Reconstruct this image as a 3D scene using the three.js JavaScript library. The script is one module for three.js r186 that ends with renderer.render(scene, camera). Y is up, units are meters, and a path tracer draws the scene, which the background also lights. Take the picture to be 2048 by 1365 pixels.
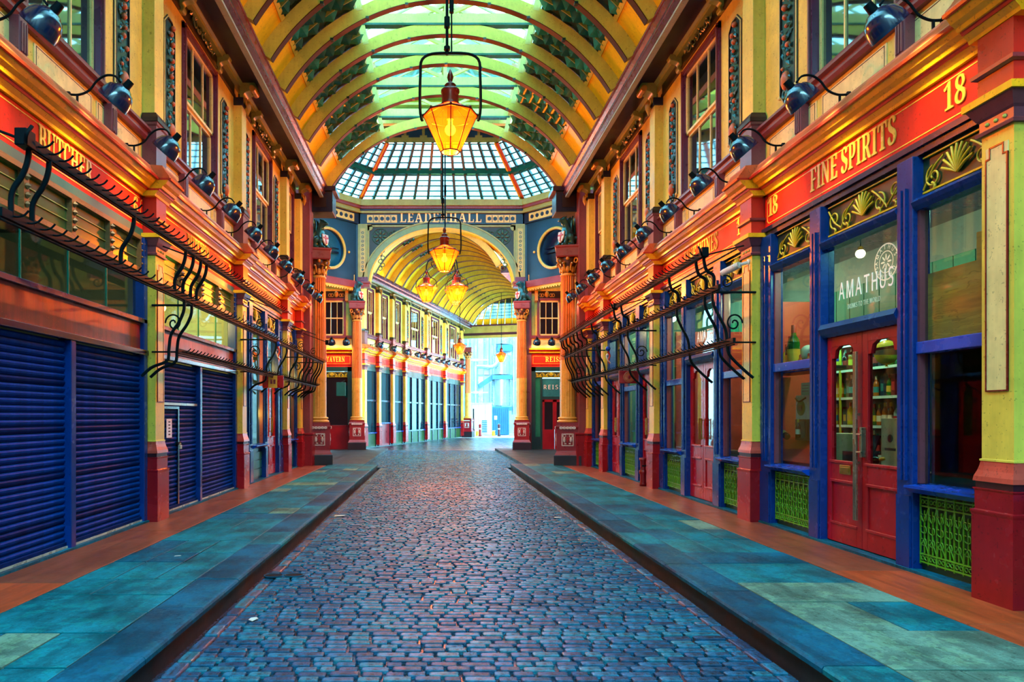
import * as THREE from 'three';
import { mergeGeometries } from 'three/addons/utils/BufferGeometryUtils.js';
import { RoundedBoxGeometry } from 'three/addons/geometries/RoundedBoxGeometry.js';
import { TextGeometry } from 'three/addons/geometries/TextGeometry.js';
import { FontLoader } from 'three/addons/loaders/FontLoader.js';
import { MarchingCubes } from 'three/addons/objects/MarchingCubes.js';
import { RectAreaLightUniformsLib } from 'three/addons/lights/RectAreaLightUniformsLib.js';

// ---------------------------------------------------------------- camera, sky, exposure
// x = 0 is the axis of the arcade, depth d runs away from the camera along -z, the pavement is y = 0.
const scene = new THREE.Scene();
const camera = new THREE.PerspectiveCamera(2 * Math.atan(682.5 / 1400) * 180 / Math.PI, 2048 / 1365, 0.05, 400);
camera.position.set(-0.26, 1.55, 0);
camera.setViewOffset(2048, 1365, 152, -149.5, 2048, 1365);      // shift lens: level camera, verticals stay vertical
camera.updateProjectionMatrix();
scene.background = new THREE.Color().setRGB(0.30, 0.78, 1.0);   // bright overcast sky
scene.backgroundIntensity = 14.0;
const renderer = new THREE.WebGLRenderer({ antialias: true });
renderer.toneMapping = THREE.LinearToneMapping;
renderer.toneMappingExposure = 1.6;
renderer.shadowMap.enabled = true;
RectAreaLightUniformsLib.init();
const GLOW = { goose: 6, uplight: 14, lantern: 38, shop: 14 };  // strengths of the lamps by kind

// ---------------------------------------------------------------- random numbers and noise textures
let seed = 12345;
const rnd = () => { seed = (seed * 1664525 + 1013904223) >>> 0; return seed / 4294967296; };
const rr = (a, b) => a + (b - a) * rnd();
function lattice(n, sd) { const a = new Float32Array(n * n); let q = sd; for (let i = 0; i < n * n; i++) { q = (q * 1664525 + 1013904223) >>> 0; a[i] = q / 4294967296; } return a; }
function tileNoise(size, octaves, sd, sx = 1, sy = 1) {           // tileable sum of value noises, [cells, weight] per octave
  const out = new Float32Array(size * size);
  let total = 0;
  for (const [cells, w] of octaves) {
    const cx = Math.max(2, Math.round(cells * sx)), cy = Math.max(2, Math.round(cells * sy)), n = Math.max(cx, cy), L = lattice(n, sd += 77);
    total += w;
    for (let y = 0; y < size; y++) {
      const fy = y / size * cy, y0 = Math.floor(fy), ty = fy - y0, ey = ty * ty * (3 - 2 * ty), r0 = (y0 % cy) * n, r1 = ((y0 + 1) % cy) * n;
      for (let x = 0; x < size; x++) {
        const fx = x / size * cx, x0 = Math.floor(fx), tx = fx - x0, ex = tx * tx * (3 - 2 * tx), a = x0 % cx, b = (x0 + 1) % cx;
        const top = L[r0 + a] + (L[r0 + b] - L[r0 + a]) * ex, bot = L[r1 + a] + (L[r1 + b] - L[r1 + a]) * ex;
        out[y * size + x] += w * (top + (bot - top) * ey);
      }
    }
  }
  for (let i = 0; i < out.length; i++) out[i] /= total;
  return out;
}
function texture(size, f, color) {
  const d = new Uint8Array(size * size * 4);
  for (let i = 0; i < size * size; i++) { const c = f(i, i % size, Math.floor(i / size)); for (let k = 0; k < 3; k++) d[i * 4 + k] = Math.max(0, Math.min(255, (Array.isArray(c) ? c[k] : c) * 255)); d[i * 4 + 3] = 255; }
  const t = new THREE.DataTexture(d, size, size); t.wrapS = t.wrapT = THREE.RepeatWrapping; t.magFilter = THREE.LinearFilter; t.minFilter = THREE.LinearMipmapLinearFilter; t.generateMipmaps = true;
  if (color) t.colorSpace = THREE.SRGBColorSpace;
  t.needsUpdate = true; return t;
}
const S = 512;
const nCoarse = tileNoise(S, [[4, 1], [9, .7], [21, .5], [60, .4]], 11), nFine = tileNoise(S, [[60, 1], [140, 1], [256, .8]], 23), nStreak = tileNoise(S, [[10, 1], [40, .6]], 37, 4, .4), nMid = tileNoise(S, [[14, 1], [33, .8], [90, .6]], 51);
const nWood = tileNoise(S, [[6, 1], [18, .8], [50, .6]], 71, .35, 3);
const clamp01 = (x) => Math.max(0, Math.min(1, x));
const T = {
  paint: texture(S, (i) => { const spot = nFine[i] > .74 ? .8 : 1; return (.84 + .16 * clamp01(nCoarse[i] * 1.5 - .1)) * (.96 + .08 * nStreak[i]) * spot; }, true),
  paintBump: texture(S, (i) => .5 + .35 * (nMid[i] - .5) + .3 * (nFine[i] - .5)),
  rough: texture(S, (i) => .6 + .5 * (nCoarse[i] - .2)),
  stone: texture(S, (i) => { const k = .42 + .78 * nCoarse[i] + .4 * (nFine[i] - .5) + .25 * (nStreak[i] - .5), lime = nMid[i] > .6 ? .14 : 0, pit = nFine[i] > .68 ? -.2 : nFine[i] < .3 ? .2 : 0; return [k + lime + pit, k + lime + pit, k + lime * .6 + pit]; }, true),
  stoneBump: texture(S, (i) => .5 + .5 * (nMid[i] - .5) + .5 * (nFine[i] - .5)),
  wet: texture(S, (i) => clamp01(.5 + .7 * (nCoarse[i] - .5) + .45 * (nFine[i] - .5)) * .8 + .2),
  wood: texture(S, (i) => { const g = nWood[i], k = .7 + .5 * g - (g > .56 && g < .6 ? .16 : 0); return [k, k * .96, k * .9]; }, true),
  scuff: texture(S, (i) => { const k = .7 + .3 * nStreak[i] + .18 * (nCoarse[i] - .5), s = nFine[i] > .75 ? .3 : 0; return k + s; }, true),
};

// ---------------------------------------------------------------- materials
const shared = new Map();
function paint(hex, rough = .5, o = {}) {
  const key = hex + rough + JSON.stringify(o);
  if (shared.has(key)) return shared.get(key);
  const m = new THREE.MeshPhysicalMaterial({ color: hex, roughness: rough, metalness: o.metal ?? 0, map: T[o.map ?? 'paint'], roughnessMap: o.plainRough ? null : T[o.roughMap ?? 'rough'], bumpMap: T[o.bumpMap ?? 'paintBump'], bumpScale: o.bump ?? .0015, clearcoat: o.coat ?? 0, specularIntensity: o.spec ?? 1, clearcoatRoughness: .15, side: o.two ? THREE.DoubleSide : THREE.FrontSide });
  shared.set(key, m); return m;
}
const plain = (hex, rough = .5, metal = 0) => { const k = 'p' + hex + rough + metal; if (!shared.has(k)) shared.set(k, new THREE.MeshStandardMaterial({ color: hex, roughness: rough, metalness: metal })); return shared.get(k); };
const glow = (hex, strength) => new THREE.MeshStandardMaterial({ color: hex, emissive: hex, emissiveIntensity: strength, roughness: .4 });
const M = {
  cream: paint('#e6d05c', .6, { spec: .6 }), creamLight: paint('#f2e08c', .5), pierYellow: paint('#f0cc4c', .5, { spec: .6 }), panelFill: paint('#f4d88c', .55, { spec: .6 }),
  mauve: paint('#7c3c46', .45), purple: paint('#5a2650', .4), soffit: paint('#2c1430', .6), gutter: paint('#3a1c3c', .4), stipple: paint('#9aa89a', .6), outline: paint('#27161a', .5), brownLine: paint('#34180f', .7, { spec: .3 }),
  red: paint('#a3141c', .35, { coat: .12, spec: .6 }), redDark: paint('#7a1018', .4, { spec: .6 }), salmon: paint('#cf4a3a', .4, { coat: .1, spec: .6 }), darkBand: paint('#3a1018', .5),
  signRed: paint('#d4200f', .65, { spec: .4 }), blockRed: paint('#c92a1c', .45), orange: paint('#e2703a', .5), corniceYellow: paint('#f4bd14', .45), corniceRed: paint('#c2281a', .45), gold: paint('#f2c94e', .35),
  blue: paint('#06327e', .35, { coat: .15, spec: .5 }), blueBright: paint('#0848b8', .35, { coat: .15, spec: .5 }), blueDark: paint('#06153c', .35), navy: paint('#0a1434', .3, { coat: .3 }),
  shutter: paint('#003c94', .7, { map: 'scuff', spec: .04 }), shutterDark: paint('#002868', .7, { map: 'scuff', spec: .04 }), zinc: paint('#b9c4b4', .4, { metal: .3 }),
  boardRed: paint('#b5301f', .5, { map: 'scuff' }), brownFrame: paint('#7a5a34', .6, { map: 'wood' }), teal: paint('#0f6a62', .5), tealDark: paint('#0a3a3c', .5),
  doorRed: paint('#a8121a', .35, { coat: .12, spec: .6 }), steel: paint('#a79a7e', .35, { metal: .9 }), brass: paint('#c69a40', .3, { metal: .9 }),
  grille: paint('#5aa81c', .4), grilleBack: paint('#0f4414', .6), scroll: paint('#b9ad1e', .4), scrollBack: paint('#10301c', .6),
  iron: paint('#05191f', .8, { spec: .15 }), lampBlue: paint('#0d2348', .16, { coat: 1, plainRough: true }), lampInside: paint('#5b1a22', .3),
  rib: paint('#d2ca52', .55, { spec: .6 }), beam: paint('#cfcc72', .55, { spec: .6 }), vaultPanel: paint('#f4c614', .5), vaultPanelPale: paint('#c9b53a', .5), lattice: paint('#0f5a48', .25), latticeLight: paint('#1c8468', .25), latticeBack: paint('#0c3a38', .4), bar: paint('#6f8a3e', .5),
  colUpper: paint('#cf7f38', .45), colLower: paint('#dfb24a', .45), flute: paint('#6a3420', .6), capital: paint('#b8923a', .45), capitalDark: paint('#3a2420', .5), maroon: paint('#8c0f20', .45), plinthDark: paint('#1c1424', .5),
  dragon: paint('#2c7078', .3, { metal: .35 }), shield: paint('#c8d2cc', .4), crossRed: paint('#b81818', .4), white: paint('#e8e6dc', .5), offwhite: paint('#cfd6d2', .5),
  blueWall: paint('#0c3a56', .5), bandNavy: paint('#101c3c', .45), greenPanel: paint('#8fa050', .5), spandrel: paint('#2c2a20', .55), rosette: paint('#2c5a44', .5), hipOrange: paint('#b4481c', .5), hipYellow: paint('#e8b010', .5), louvreBar: paint('#174a4c', .5),
  flag: paint('#067888', .95, { map: 'stone', roughMap: 'wet', bumpMap: 'stoneBump', bump: .004, spec: .2 }), flagPale: paint('#6c9080', .95, { map: 'stone', roughMap: 'wet', bumpMap: 'stoneBump', bump: .004, spec: .2 }), flagDark: paint('#00627e', .9, { map: 'stone', roughMap: 'wet', bumpMap: 'stoneBump', bump: .004, spec: .2 }),
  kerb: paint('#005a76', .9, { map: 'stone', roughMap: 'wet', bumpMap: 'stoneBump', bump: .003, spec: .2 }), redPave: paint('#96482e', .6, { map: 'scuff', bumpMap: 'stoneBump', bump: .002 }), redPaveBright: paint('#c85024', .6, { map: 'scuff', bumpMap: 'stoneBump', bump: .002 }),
  roadBed: paint('#003048', .5, { map: 'stone', roughMap: 'wet', bumpMap: 'stoneBump', bump: .006 }), joint: paint('#0e2630', .8, { map: 'stone' }),
  ply: paint('#c58a45', .6, { map: 'wood' }), interiorTeal: paint('#0a6a58', .7, { spec: .3 }), interiorDark: paint('#46605e', .8), interiorRed: paint('#b0432e', .6), shelfWood: paint('#5c4632', .5, { map: 'wood' }),
  steelSky: paint('#bcc8ce', .35, { metal: .6 }), steelMatt: paint('#d0dae0', .55), hoarding: paint('#eaf0f4', .6), container: paint('#1c7cc4', .5), outGround: paint('#b4bcc0', .7, { map: 'stone' }),
  farGlass: new THREE.MeshPhysicalMaterial({ color: '#062a34', roughness: .12, specularIntensity: .35, ior: 1.3 }),
  darkGlass: new THREE.MeshPhysicalMaterial({ color: '#04161c', roughness: .04, specularIntensity: 1, ior: 1.6, clearcoat: 1, clearcoatRoughness: .03 }),
  glass: new THREE.MeshPhysicalMaterial({ color: '#e4f4ee', roughness: .02, specularIntensity: .45, transmission: 1, thickness: 0, ior: 1.5, side: THREE.DoubleSide }),
  skyGlass: new THREE.MeshPhysicalMaterial({ color: '#c6d6da', roughness: .12, transmission: 1, thickness: 0, ior: 1.45, side: THREE.DoubleSide }),
  greenGlass: new THREE.MeshPhysicalMaterial({ color: '#5f8f4a', roughness: .25, transmission: .75, thickness: 0, ior: 1.5, side: THREE.DoubleSide }),
  amber: new THREE.MeshPhysicalMaterial({ color: '#ff8c22', roughness: .1, transmission: .96, thickness: 0, ior: 1.4, side: THREE.DoubleSide }),
  copper: paint('#7c2a1c', .35, { metal: .4 }),
};

// ---------------------------------------------------------------- geometry helpers
const V = (x, y, z) => new THREE.Vector3(x, y, z);
function norm(g) {
  if (g.index) g = g.toNonIndexed();
  for (const k of Object.keys(g.attributes)) if (!['position', 'normal', 'uv'].includes(k)) g.deleteAttribute(k);
  if (!g.attributes.normal) g.computeVertexNormals();
  if (!g.attributes.uv) g.setAttribute('uv', new THREE.BufferAttribute(new Float32Array(g.attributes.position.count * 2), 2));
  g.morphAttributes = {}; g.clearGroups(); return g;
}
function uvbox(g, k = .5) {                                       // uv in metres (2 m per tile) from the face's main direction
  const p = g.attributes.position, n = g.attributes.normal, uv = g.attributes.uv;
  for (let i = 0; i < p.count; i++) {
    const ax = Math.abs(n.getX(i)), ay = Math.abs(n.getY(i)), az = Math.abs(n.getZ(i)), x = p.getX(i), y = p.getY(i), z = p.getZ(i);
    if (ay >= ax && ay >= az) uv.setXY(i, x * k, z * k); else if (ax >= az) uv.setXY(i, z * k, y * k); else uv.setXY(i, x * k, y * k);
  }
  return g;
}
function bx(s, u0, u1, y0, y1, d0, d1) { const g = new THREE.BoxGeometry(Math.abs(u1 - u0), Math.abs(y1 - y0), Math.abs(d1 - d0)); g.translate(s * (u0 + u1) / 2, (y0 + y1) / 2, -(d0 + d1) / 2); return g; }
function rbx(s, u0, u1, y0, y1, d0, d1, r = .012) { const g = new RoundedBoxGeometry(Math.abs(u1 - u0), Math.abs(y1 - y0), Math.abs(d1 - d0), 1, r); g.translate(s * (u0 + u1) / 2, (y0 + y1) / 2, -(d0 + d1) / 2); return g; }
function prof(s, pts, d0, d1, bevel = 0) {                        // closed (u, y) outline run along the depth
  const sh = new THREE.Shape(pts.map(([u, y]) => new THREE.Vector2(s * u, y)));
  const g = new THREE.ExtrudeGeometry(sh, { depth: d1 - d0, bevelEnabled: bevel > 0, bevelSize: bevel, bevelThickness: bevel, bevelSegments: 1, curveSegments: 8 });
  g.translate(0, 0, -d1); return g;
}
const shapeOf = (pts) => new THREE.Shape(pts.map(([a, b]) => new THREE.Vector2(a, b)));
function plate(shape, thick, bevel = 0, seg = 12) { return new THREE.ExtrudeGeometry(shape, { depth: thick, bevelEnabled: bevel > 0, bevelSize: bevel, bevelThickness: bevel, bevelSegments: 1, curveSegments: seg }); }
// a shape drawn in (along the wall, up) set on a side wall: its first axis runs to the viewer's right, its face looks into the aisle
function onWall(g, s, u, y, d) { g.rotateY(-s * Math.PI / 2); g.translate(s * u, y, -d); return g; }
function tube(pts, r, seg = 0, rad = 6, closed = false) { const c = new THREE.CatmullRomCurve3(pts.map((p) => (p.isVector3 ? p : V(...p))), closed, 'centripetal'); return new THREE.TubeGeometry(c, seg || Math.max(4, pts.length * 3), r, rad, closed); }
function rod(a, b, r, rad = 8) { a = a.isVector3 ? a : V(...a); b = b.isVector3 ? b : V(...b); const g = new THREE.CylinderGeometry(r, r, a.distanceTo(b), rad); g.applyQuaternion(new THREE.Quaternion().setFromUnitVectors(V(0, 1, 0), b.clone().sub(a).normalize())); g.translate((a.x + b.x) / 2, (a.y + b.y) / 2, (a.z + b.z) / 2); return g; }
function bar(a, b, w, h) { a = a.isVector3 ? a : V(...a); b = b.isVector3 ? b : V(...b); const g = new THREE.BoxGeometry(w, h, a.distanceTo(b)); const m = new THREE.Matrix4().lookAt(a, b, Math.abs(b.clone().sub(a).normalize().y) > .98 ? V(1, 0, 0) : V(0, 1, 0)); g.applyMatrix4(m); g.translate((a.x + b.x) / 2, (a.y + b.y) / 2, (a.z + b.z) / 2); return g; }
const lathe = (pts, seg = 20) => new THREE.LatheGeometry(pts.map(([r, y]) => new THREE.Vector2(Math.max(r, .0005), y)), seg);
const at = (g, x, y, z) => g.translate(x, y, z);
function stack(cx, cz, hx, hz, rows) {                            // rectangular pier: rows [y, how far it stands out beyond hx, hz]
  const pos = [], q = (a, b, c, d) => pos.push(...a, ...b, ...c, ...a, ...c, ...d);
  const ring = ([y, e]) => [[cx - hx - e, y, cz + hz + e], [cx + hx + e, y, cz + hz + e], [cx + hx + e, y, cz - hz - e], [cx - hx - e, y, cz - hz - e]];
  for (let i = 0; i + 1 < rows.length; i++) { const a = ring(rows[i]), b = ring(rows[i + 1]); for (let k = 0; k < 4; k++) q(a[k], a[(k + 1) % 4], b[(k + 1) % 4], b[k]); }
  const t = ring(rows[rows.length - 1]), o = ring(rows[0]); q(t[0], t[1], t[2], t[3]); q(o[3], o[2], o[1], o[0]);
  const g = new THREE.BufferGeometry(); g.setAttribute('position', new THREE.Float32BufferAttribute(pos, 3)); g.computeVertexNormals(); return norm(g);
}
function octo(rows, turn = Math.PI / 8, n = 8) {                  // polygonal pier: rows [y, radius]
  const pos = [], ring = ([y, r]) => Array.from({ length: n }, (_, k) => { const a = turn + k * 2 * Math.PI / n; return [r * Math.sin(a), y, r * Math.cos(a)]; });
  for (let i = 0; i + 1 < rows.length; i++) { const a = ring(rows[i]), b = ring(rows[i + 1]); for (let k = 0; k < n; k++) { const l = (k + 1) % n; pos.push(...a[k], ...a[l], ...b[l], ...a[k], ...b[l], ...b[k]); } }
  const t = ring(rows[rows.length - 1]); for (let k = 1; k + 1 < n; k++) pos.push(...t[0], ...t[k], ...t[k + 1]);
  const g = new THREE.BufferGeometry(); g.setAttribute('position', new THREE.Float32BufferAttribute(pos, 3)); g.computeVertexNormals(); return norm(g);
}
const merge = (list) => mergeGeometries((Array.isArray(list) ? list : [list]).map(norm));

// ---------------------------------------------------------------- scene helpers
const taken = new Map();
function numbered(name) { const n = taken.get(name) ?? 0; taken.set(name, n + 1); return n ? name + '_' + String(n).padStart(3, '0') : name; }
const HERE = { x: 0, z: 0, turn: 0 };                              // frames: where a stretch of arcade starts and how it turns
function placeIn(F, [x, y, z]) { const c = Math.cos(F.turn), n = Math.sin(F.turn); return [F.x + x * c + z * n, y, F.z - x * n + z * c]; }
function group(name, base = [0, 0, 0], F = HERE) { const o = new THREE.Group(); o.name = numbered(name); o.position.set(...placeIn(F, base)); o.rotation.y = F.turn; o.base = base; scene.add(o); return o; }
function thing(name, label, category, base, F, grp) { const o = group(name, base, F); o.userData = { label, category }; if (grp) o.userData.group = grp; return o; }
function struct(name, base, F, label) { const o = group(name, base, F); o.userData.kind = 'structure'; if (label) o.userData.label = label; return o; }
function shade(o) { o.castShadow = o.receiveShadow = true; return o; }
function put(parent, name, geoms, mat, label) {                   // one part: geometries in the frame's axes, merged into one mesh under parent
  const g = merge(geoms); uvbox(g);
  let b = [0, 0, 0]; for (let p = parent; p && p !== scene; p = p.parent) if (p.base) b = b.map((v, i) => v + p.base[i]);
  g.translate(-b[0], -b[1], -b[2]);
  const m = shade(new THREE.Mesh(g, mat)); m.name = name; if (label) m.userData.label = label; parent.add(m); return m;
}
function sub(parent, name) { const o = new THREE.Group(); o.name = name; parent.add(o); return o; }   // a part that is itself made of pieces
function copyOf(parent, name, geo, mat, x, y, z, ry = 0, sc) {    // a piece that shares its geometry with its likes (position in the parent's own axes)
  const m = shade(new THREE.Mesh(geo, mat)); m.name = name; m.position.set(x, y, z); m.rotation.y = ry; if (sc) m.scale.set(...sc); parent.add(m); return m;
}
function again(src, pos, turn, label, grp) { const c = src.clone(); c.name = numbered(src.name.replace(/_\d{3}$/, '')); c.position.set(...pos); c.rotation.y = turn; c.userData = { ...src.userData, label }; if (grp) c.userData.group = grp; scene.add(c); return c; }
function tag(o, label, category, grp) { o.userData.label = label; o.userData.category = category; if (grp) o.userData.group = grp; return o; }
function solo(name, label, category, base, geoms, mat, F = HERE, grp) {   // a thing that is one mesh, geometry around its own base
  const g = uvbox(merge(geoms)), m = shade(new THREE.Mesh(g, mat)); m.name = numbered(name); m.position.set(...placeIn(F, base)); m.rotation.y = F.turn; scene.add(m); return tag(m, label, category, grp);
}
function spot(pos, to, color, intensity, angle, blend = .6, radius = 3) {
  const l = new THREE.SpotLight(color, intensity, 0, angle, blend, 2); l.position.set(...pos); l.target.position.set(...to); l.castShadow = true; l.shadow.radius = radius; scene.add(l, l.target); return l;
}
function point(pos, color, intensity, radius = 3) { const l = new THREE.PointLight(color, intensity, 0, 2); l.position.set(...pos); l.castShadow = true; l.shadow.radius = radius; scene.add(l); return l; }
const loader = new FontLoader();
const [serif, serifThin, sans, sansBold] = await Promise.all(['serif_bold', 'serif_regular', 'sans_regular', 'sans_bold'].map((n) => loader.loadAsync('fonts/droid/droid_' + n + '.typeface.json')));
function fit(g, w) { g.computeBoundingBox(); g.scale(w / (g.boundingBox.max.x - g.boundingBox.min.x), 1, 1); return g; }
function letters(text, size, depth = .012, font = serif, stretch = 1, spacing = 0) {   // centred on its middle, base line at 0
  let geos = [], x = 0;
  for (const ch of text) { if (ch === ' ') { x += size * .42 * stretch; continue; } const g = new TextGeometry(ch, { font, size, depth, curveSegments: 3, bevelEnabled: false }); g.computeBoundingBox(); const w = g.boundingBox.max.x - g.boundingBox.min.x; g.translate(-g.boundingBox.min.x, 0, 0); g.scale(stretch, 1, 1); g.translate(x, 0, 0); geos.push(g); x += (w + size * .1) * stretch + spacing; }
  const m = merge(geos); m.computeBoundingBox(); m.translate(-(m.boundingBox.max.x + m.boundingBox.min.x) / 2, 0, 0); return m;
}
const ORD = ['first', 'second', 'third', 'fourth', 'fifth', 'sixth', 'seventh', 'eighth', 'ninth', 'tenth', 'eleventh', 'twelfth', 'thirteenth', 'fourteenth', 'fifteenth', 'sixteenth', 'seventeenth', 'eighteenth', 'nineteenth', 'twentieth', 'twenty-first', 'twenty-second', 'twenty-third', 'twenty-fourth', 'twenty-fifth', 'twenty-sixth', 'twenty-seventh', 'twenty-eighth', 'twenty-ninth', 'thirtieth', 'thirty-first', 'thirty-second'];
const SIDE = (s) => (s > 0 ? 'right' : 'left');
// ================================================================ THE GROUND
const ROAD = 2.16, KERB = 2.53, FLAGS = 3.68, WALLU = 4.55, ROADY = -0.12;
{
  const floor = struct('floor', [0, 0, 0], HERE, 'cobbled arcade street between raised stone pavements');
  put(floor, 'road_bed', [bx(1, -ROAD + .1, ROAD - .1, -.4, ROADY - .026, -8, 22.6), bx(1, -ROAD - .06, ROAD + .06, -.5, ROADY - .1, -8, 22.6), bx(1, -9, 9, -.4, ROADY - .026, 22.6, 34)], M.roadBed);
  // granite setts in rows across the street
  const geo = new RoundedBoxGeometry(1, 1, 1, 1, .1);
  const tones = ['#006088', '#005078', '#007094', '#087690', '#00446a'].map((c) => paint(c, .24, { map: 'stone', roughMap: 'wet', bumpMap: 'stoneBump', bump: .004, spec: .7 }));
  const spots = [];
  let d = 3.2;
  while (d < 33.6) {
    const pitch = .084 + .014 * rnd(), half = d < 22.5 ? ROAD - .03 : 3.5;
    const in0 = d < 22.5 ? .21 : 0, end = half - in0; let x = -end;
    while (x < end - .02) { let w = rr(.12, .23); if (end - x - w < .09) w = end - x; spots.push([x + w / 2, d + pitch / 2, w - .02, pitch - .02, rr(-.004, .004), rr(-.015, .015)]); x += w; }
    d += pitch;
  }
  // a channel of two setts laid lengthwise along each kerb
  for (const s of [-1, 1]) for (let e = 3.2; e < 22.4;) { const w = rr(.2, .34); spots.push([s * (ROAD - .17), e + w / 2 + .1, .1, w - .02, rr(-.014, -.006), rr(-.02, .02)]); e += w; }
  const seen = (p) => Math.abs(p[0]) < 2.1 && p[1] > 4.35 && p[1] < 9 && Math.abs((p[0] + .26) * 1400 / p[1] + 872 - 1024) < 1020;
  spots.sort((a, b) => (seen(b) - seen(a)) || a[1] - b[1]);
  const place = (p) => new THREE.Matrix4().compose(V(p[0], ROADY - .045 + p[4], -p[1]), new THREE.Quaternion().setFromEuler(new THREE.Euler(rr(-.014, .014), p[5], rr(-.01, .01))), V(p[2], .09, p[3]));
  const near = spots.slice(0, 300), rest = spots.slice(300);
  uvbox(norm(geo));
  for (const p of near) { const m = shade(new THREE.Mesh(geo, tones[Math.floor(rnd() * tones.length)])); m.name = 'sett'; m.applyMatrix4(place(p)); floor.add(m); }
  const many = shade(new THREE.InstancedMesh(geo, paint('#ffffff', .24, { map: 'stone', roughMap: 'wet', bumpMap: 'stoneBump', bump: .004, spec: .7 }), rest.length));
  const c = new THREE.Color();
  rest.forEach((p, i) => { many.setMatrixAt(i, place(p)); many.setColorAt(i, c.set(['#006088', '#005078', '#007094', '#087690', '#00446a'][Math.floor(rnd() * 5)])); });
  many.name = 'setts'; many.userData.kind = 'stuff'; floor.add(many);
  // pavements: kerb stones, flagstones and the red strip along the shops
  for (const s of [-1, 1]) {
    put(floor, 'pavement_bed', [bx(s, ROAD, WALLU + .3, -.4, -.03, -8, 22.6), bx(s, 2.6, 9.5, -.4, -.03, 22.6, 34)], M.joint);
    for (let e = -6; e < 22.5;) { const w = Math.min(rr(.8, 1.25), 22.6 - e + .01), y = rr(-.003, .003), P = [[ROAD - .03, y - .02], [ROAD - .02, y - .004], [ROAD, y], [KERB - .008, y], [KERB - .008, -.3], [ROAD + .05, -.3], [ROAD + .04, y - .07], [ROAD - .03, y - .05]]; put(floor, 'kerb_stone', prof(s, P, e + .005, e + w - .005), rnd() < .2 ? M.flag : M.kerb); e += w; }
    for (let e = -6; e < 22.4;) {
      const w = Math.min(rr(.5, .95), 22.5 - e + .02), cut = rnd() < .45 ? [KERB, FLAGS] : rnd() < .5 ? [KERB, KERB + rr(.4, .75), FLAGS] : [KERB, KERB + .4, KERB + .8, FLAGS];
      for (let k = 0; k + 1 < cut.length; k++) { const q = rnd(), m = s > 0 && e < 5.1 && k === 0 ? M.flagPale : q < .1 ? M.flagPale : q < .3 ? M.flagDark : M.flag; put(floor, 'flagstone', rbx(s, cut[k] + .005, cut[k + 1] - .005, -.06, rr(-.004, .004), e + .005, e + w - .005, .008), m); }
      e += w;
    }
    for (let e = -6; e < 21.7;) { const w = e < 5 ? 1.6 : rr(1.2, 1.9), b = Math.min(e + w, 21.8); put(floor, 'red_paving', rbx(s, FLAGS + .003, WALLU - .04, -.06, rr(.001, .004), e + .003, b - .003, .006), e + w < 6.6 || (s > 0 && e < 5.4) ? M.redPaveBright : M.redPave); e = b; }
    put(floor, 'threshold', bx(s, WALLU - .12, WALLU + .3, -.06, .03, -6, 21.8), M.flagDark);
    for (let e = 22.62; e < 34;) { const w = rr(.7, 1.1); for (let x = 3.5; x < 9;) { const q = rr(.7, 1.2); put(floor, 'flagstone', rbx(s, x + .005, x + q - .005, -.16, ROADY + .03 + rr(-.004, .004), e + .005, e + w - .005, .008), rnd() < .3 ? M.flagDark : M.flag); x += q; } e += w; }
  }
  // ground beyond the crossing and in the open street behind
  put(floor, 'far_street', [bx(1, -12, 14, -.5, ROADY - .02, 34, 58)], M.roadBed);
  put(floor, 'open_street', [bx(1, -14, 24, -.5, ROADY - .01, 53, 74)], M.outGround);
  put(floor, 'rear_street', [bx(1, -20, 20, -.5, ROADY - .06, -14, -5.9)], M.roadBed);
}
// small things lying on the ground
{
  const cover = (x, d, label) => { const t = thing('drain_cover', label, 'drain cover', [x, ROADY, -d]); const b = new THREE.CylinderGeometry(.09, .09, .03, 20); b.scale(1, 1, .8); put(t, 'plate', at(b, x, ROADY - .006, -d), M.iron); put(t, 'rim', at(new THREE.TorusGeometry(.095, .008, 5, 22).rotateX(Math.PI / 2).scale(1, 1, .8), x, ROADY + .006, -d), M.kerb); };
  cover(-1.95, 7.28, 'round iron drain cover in the setts, the one next to the left kerb'); cover(-1.74, 7.3, 'round iron drain cover in the setts, the one further from the left kerb');
  const lit = (x, y, d, w, l, a, label) => { const s = shapeOf([[-w, -l], [w * .6, -l * .8], [w, l * .2], [w * .3, l], [-w * .7, l * .5]]), g = plate(s, .004).rotateX(-Math.PI / 2).rotateY(a); solo('paper_scrap', label, 'litter', [x, y, -d], g, M.white); };
  lit(-1.86, ROADY + .012, 11.6, .1, .05, .3, 'largest white paper scrap on the setts by the left kerb');
  lit(-1.75, ROADY + .012, 5.7, .05, .035, 1.1, 'small crumpled white scrap near the drain covers');
  lit(1.72, ROADY + .012, 11.4, .07, .03, .2, 'white paper scrap on the setts by the right kerb');
  lit(-3.1, .006, 7.7, .035, .016, .2, 'tiny white scrap lying on the left flagstones');
}
// ================================================================ THE TWO FACADES OF THE NEAR ARCADE
const PIERS = [1.6, 5.76, 10.4, 15.0, 19.45, 21.4];                // depths of the piers, both sides
const PU = 4.36;                                                  // how far from the axis their faces stand
const WALLX = { '-1': 'wall_left', 1: 'wall_right' };

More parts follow.
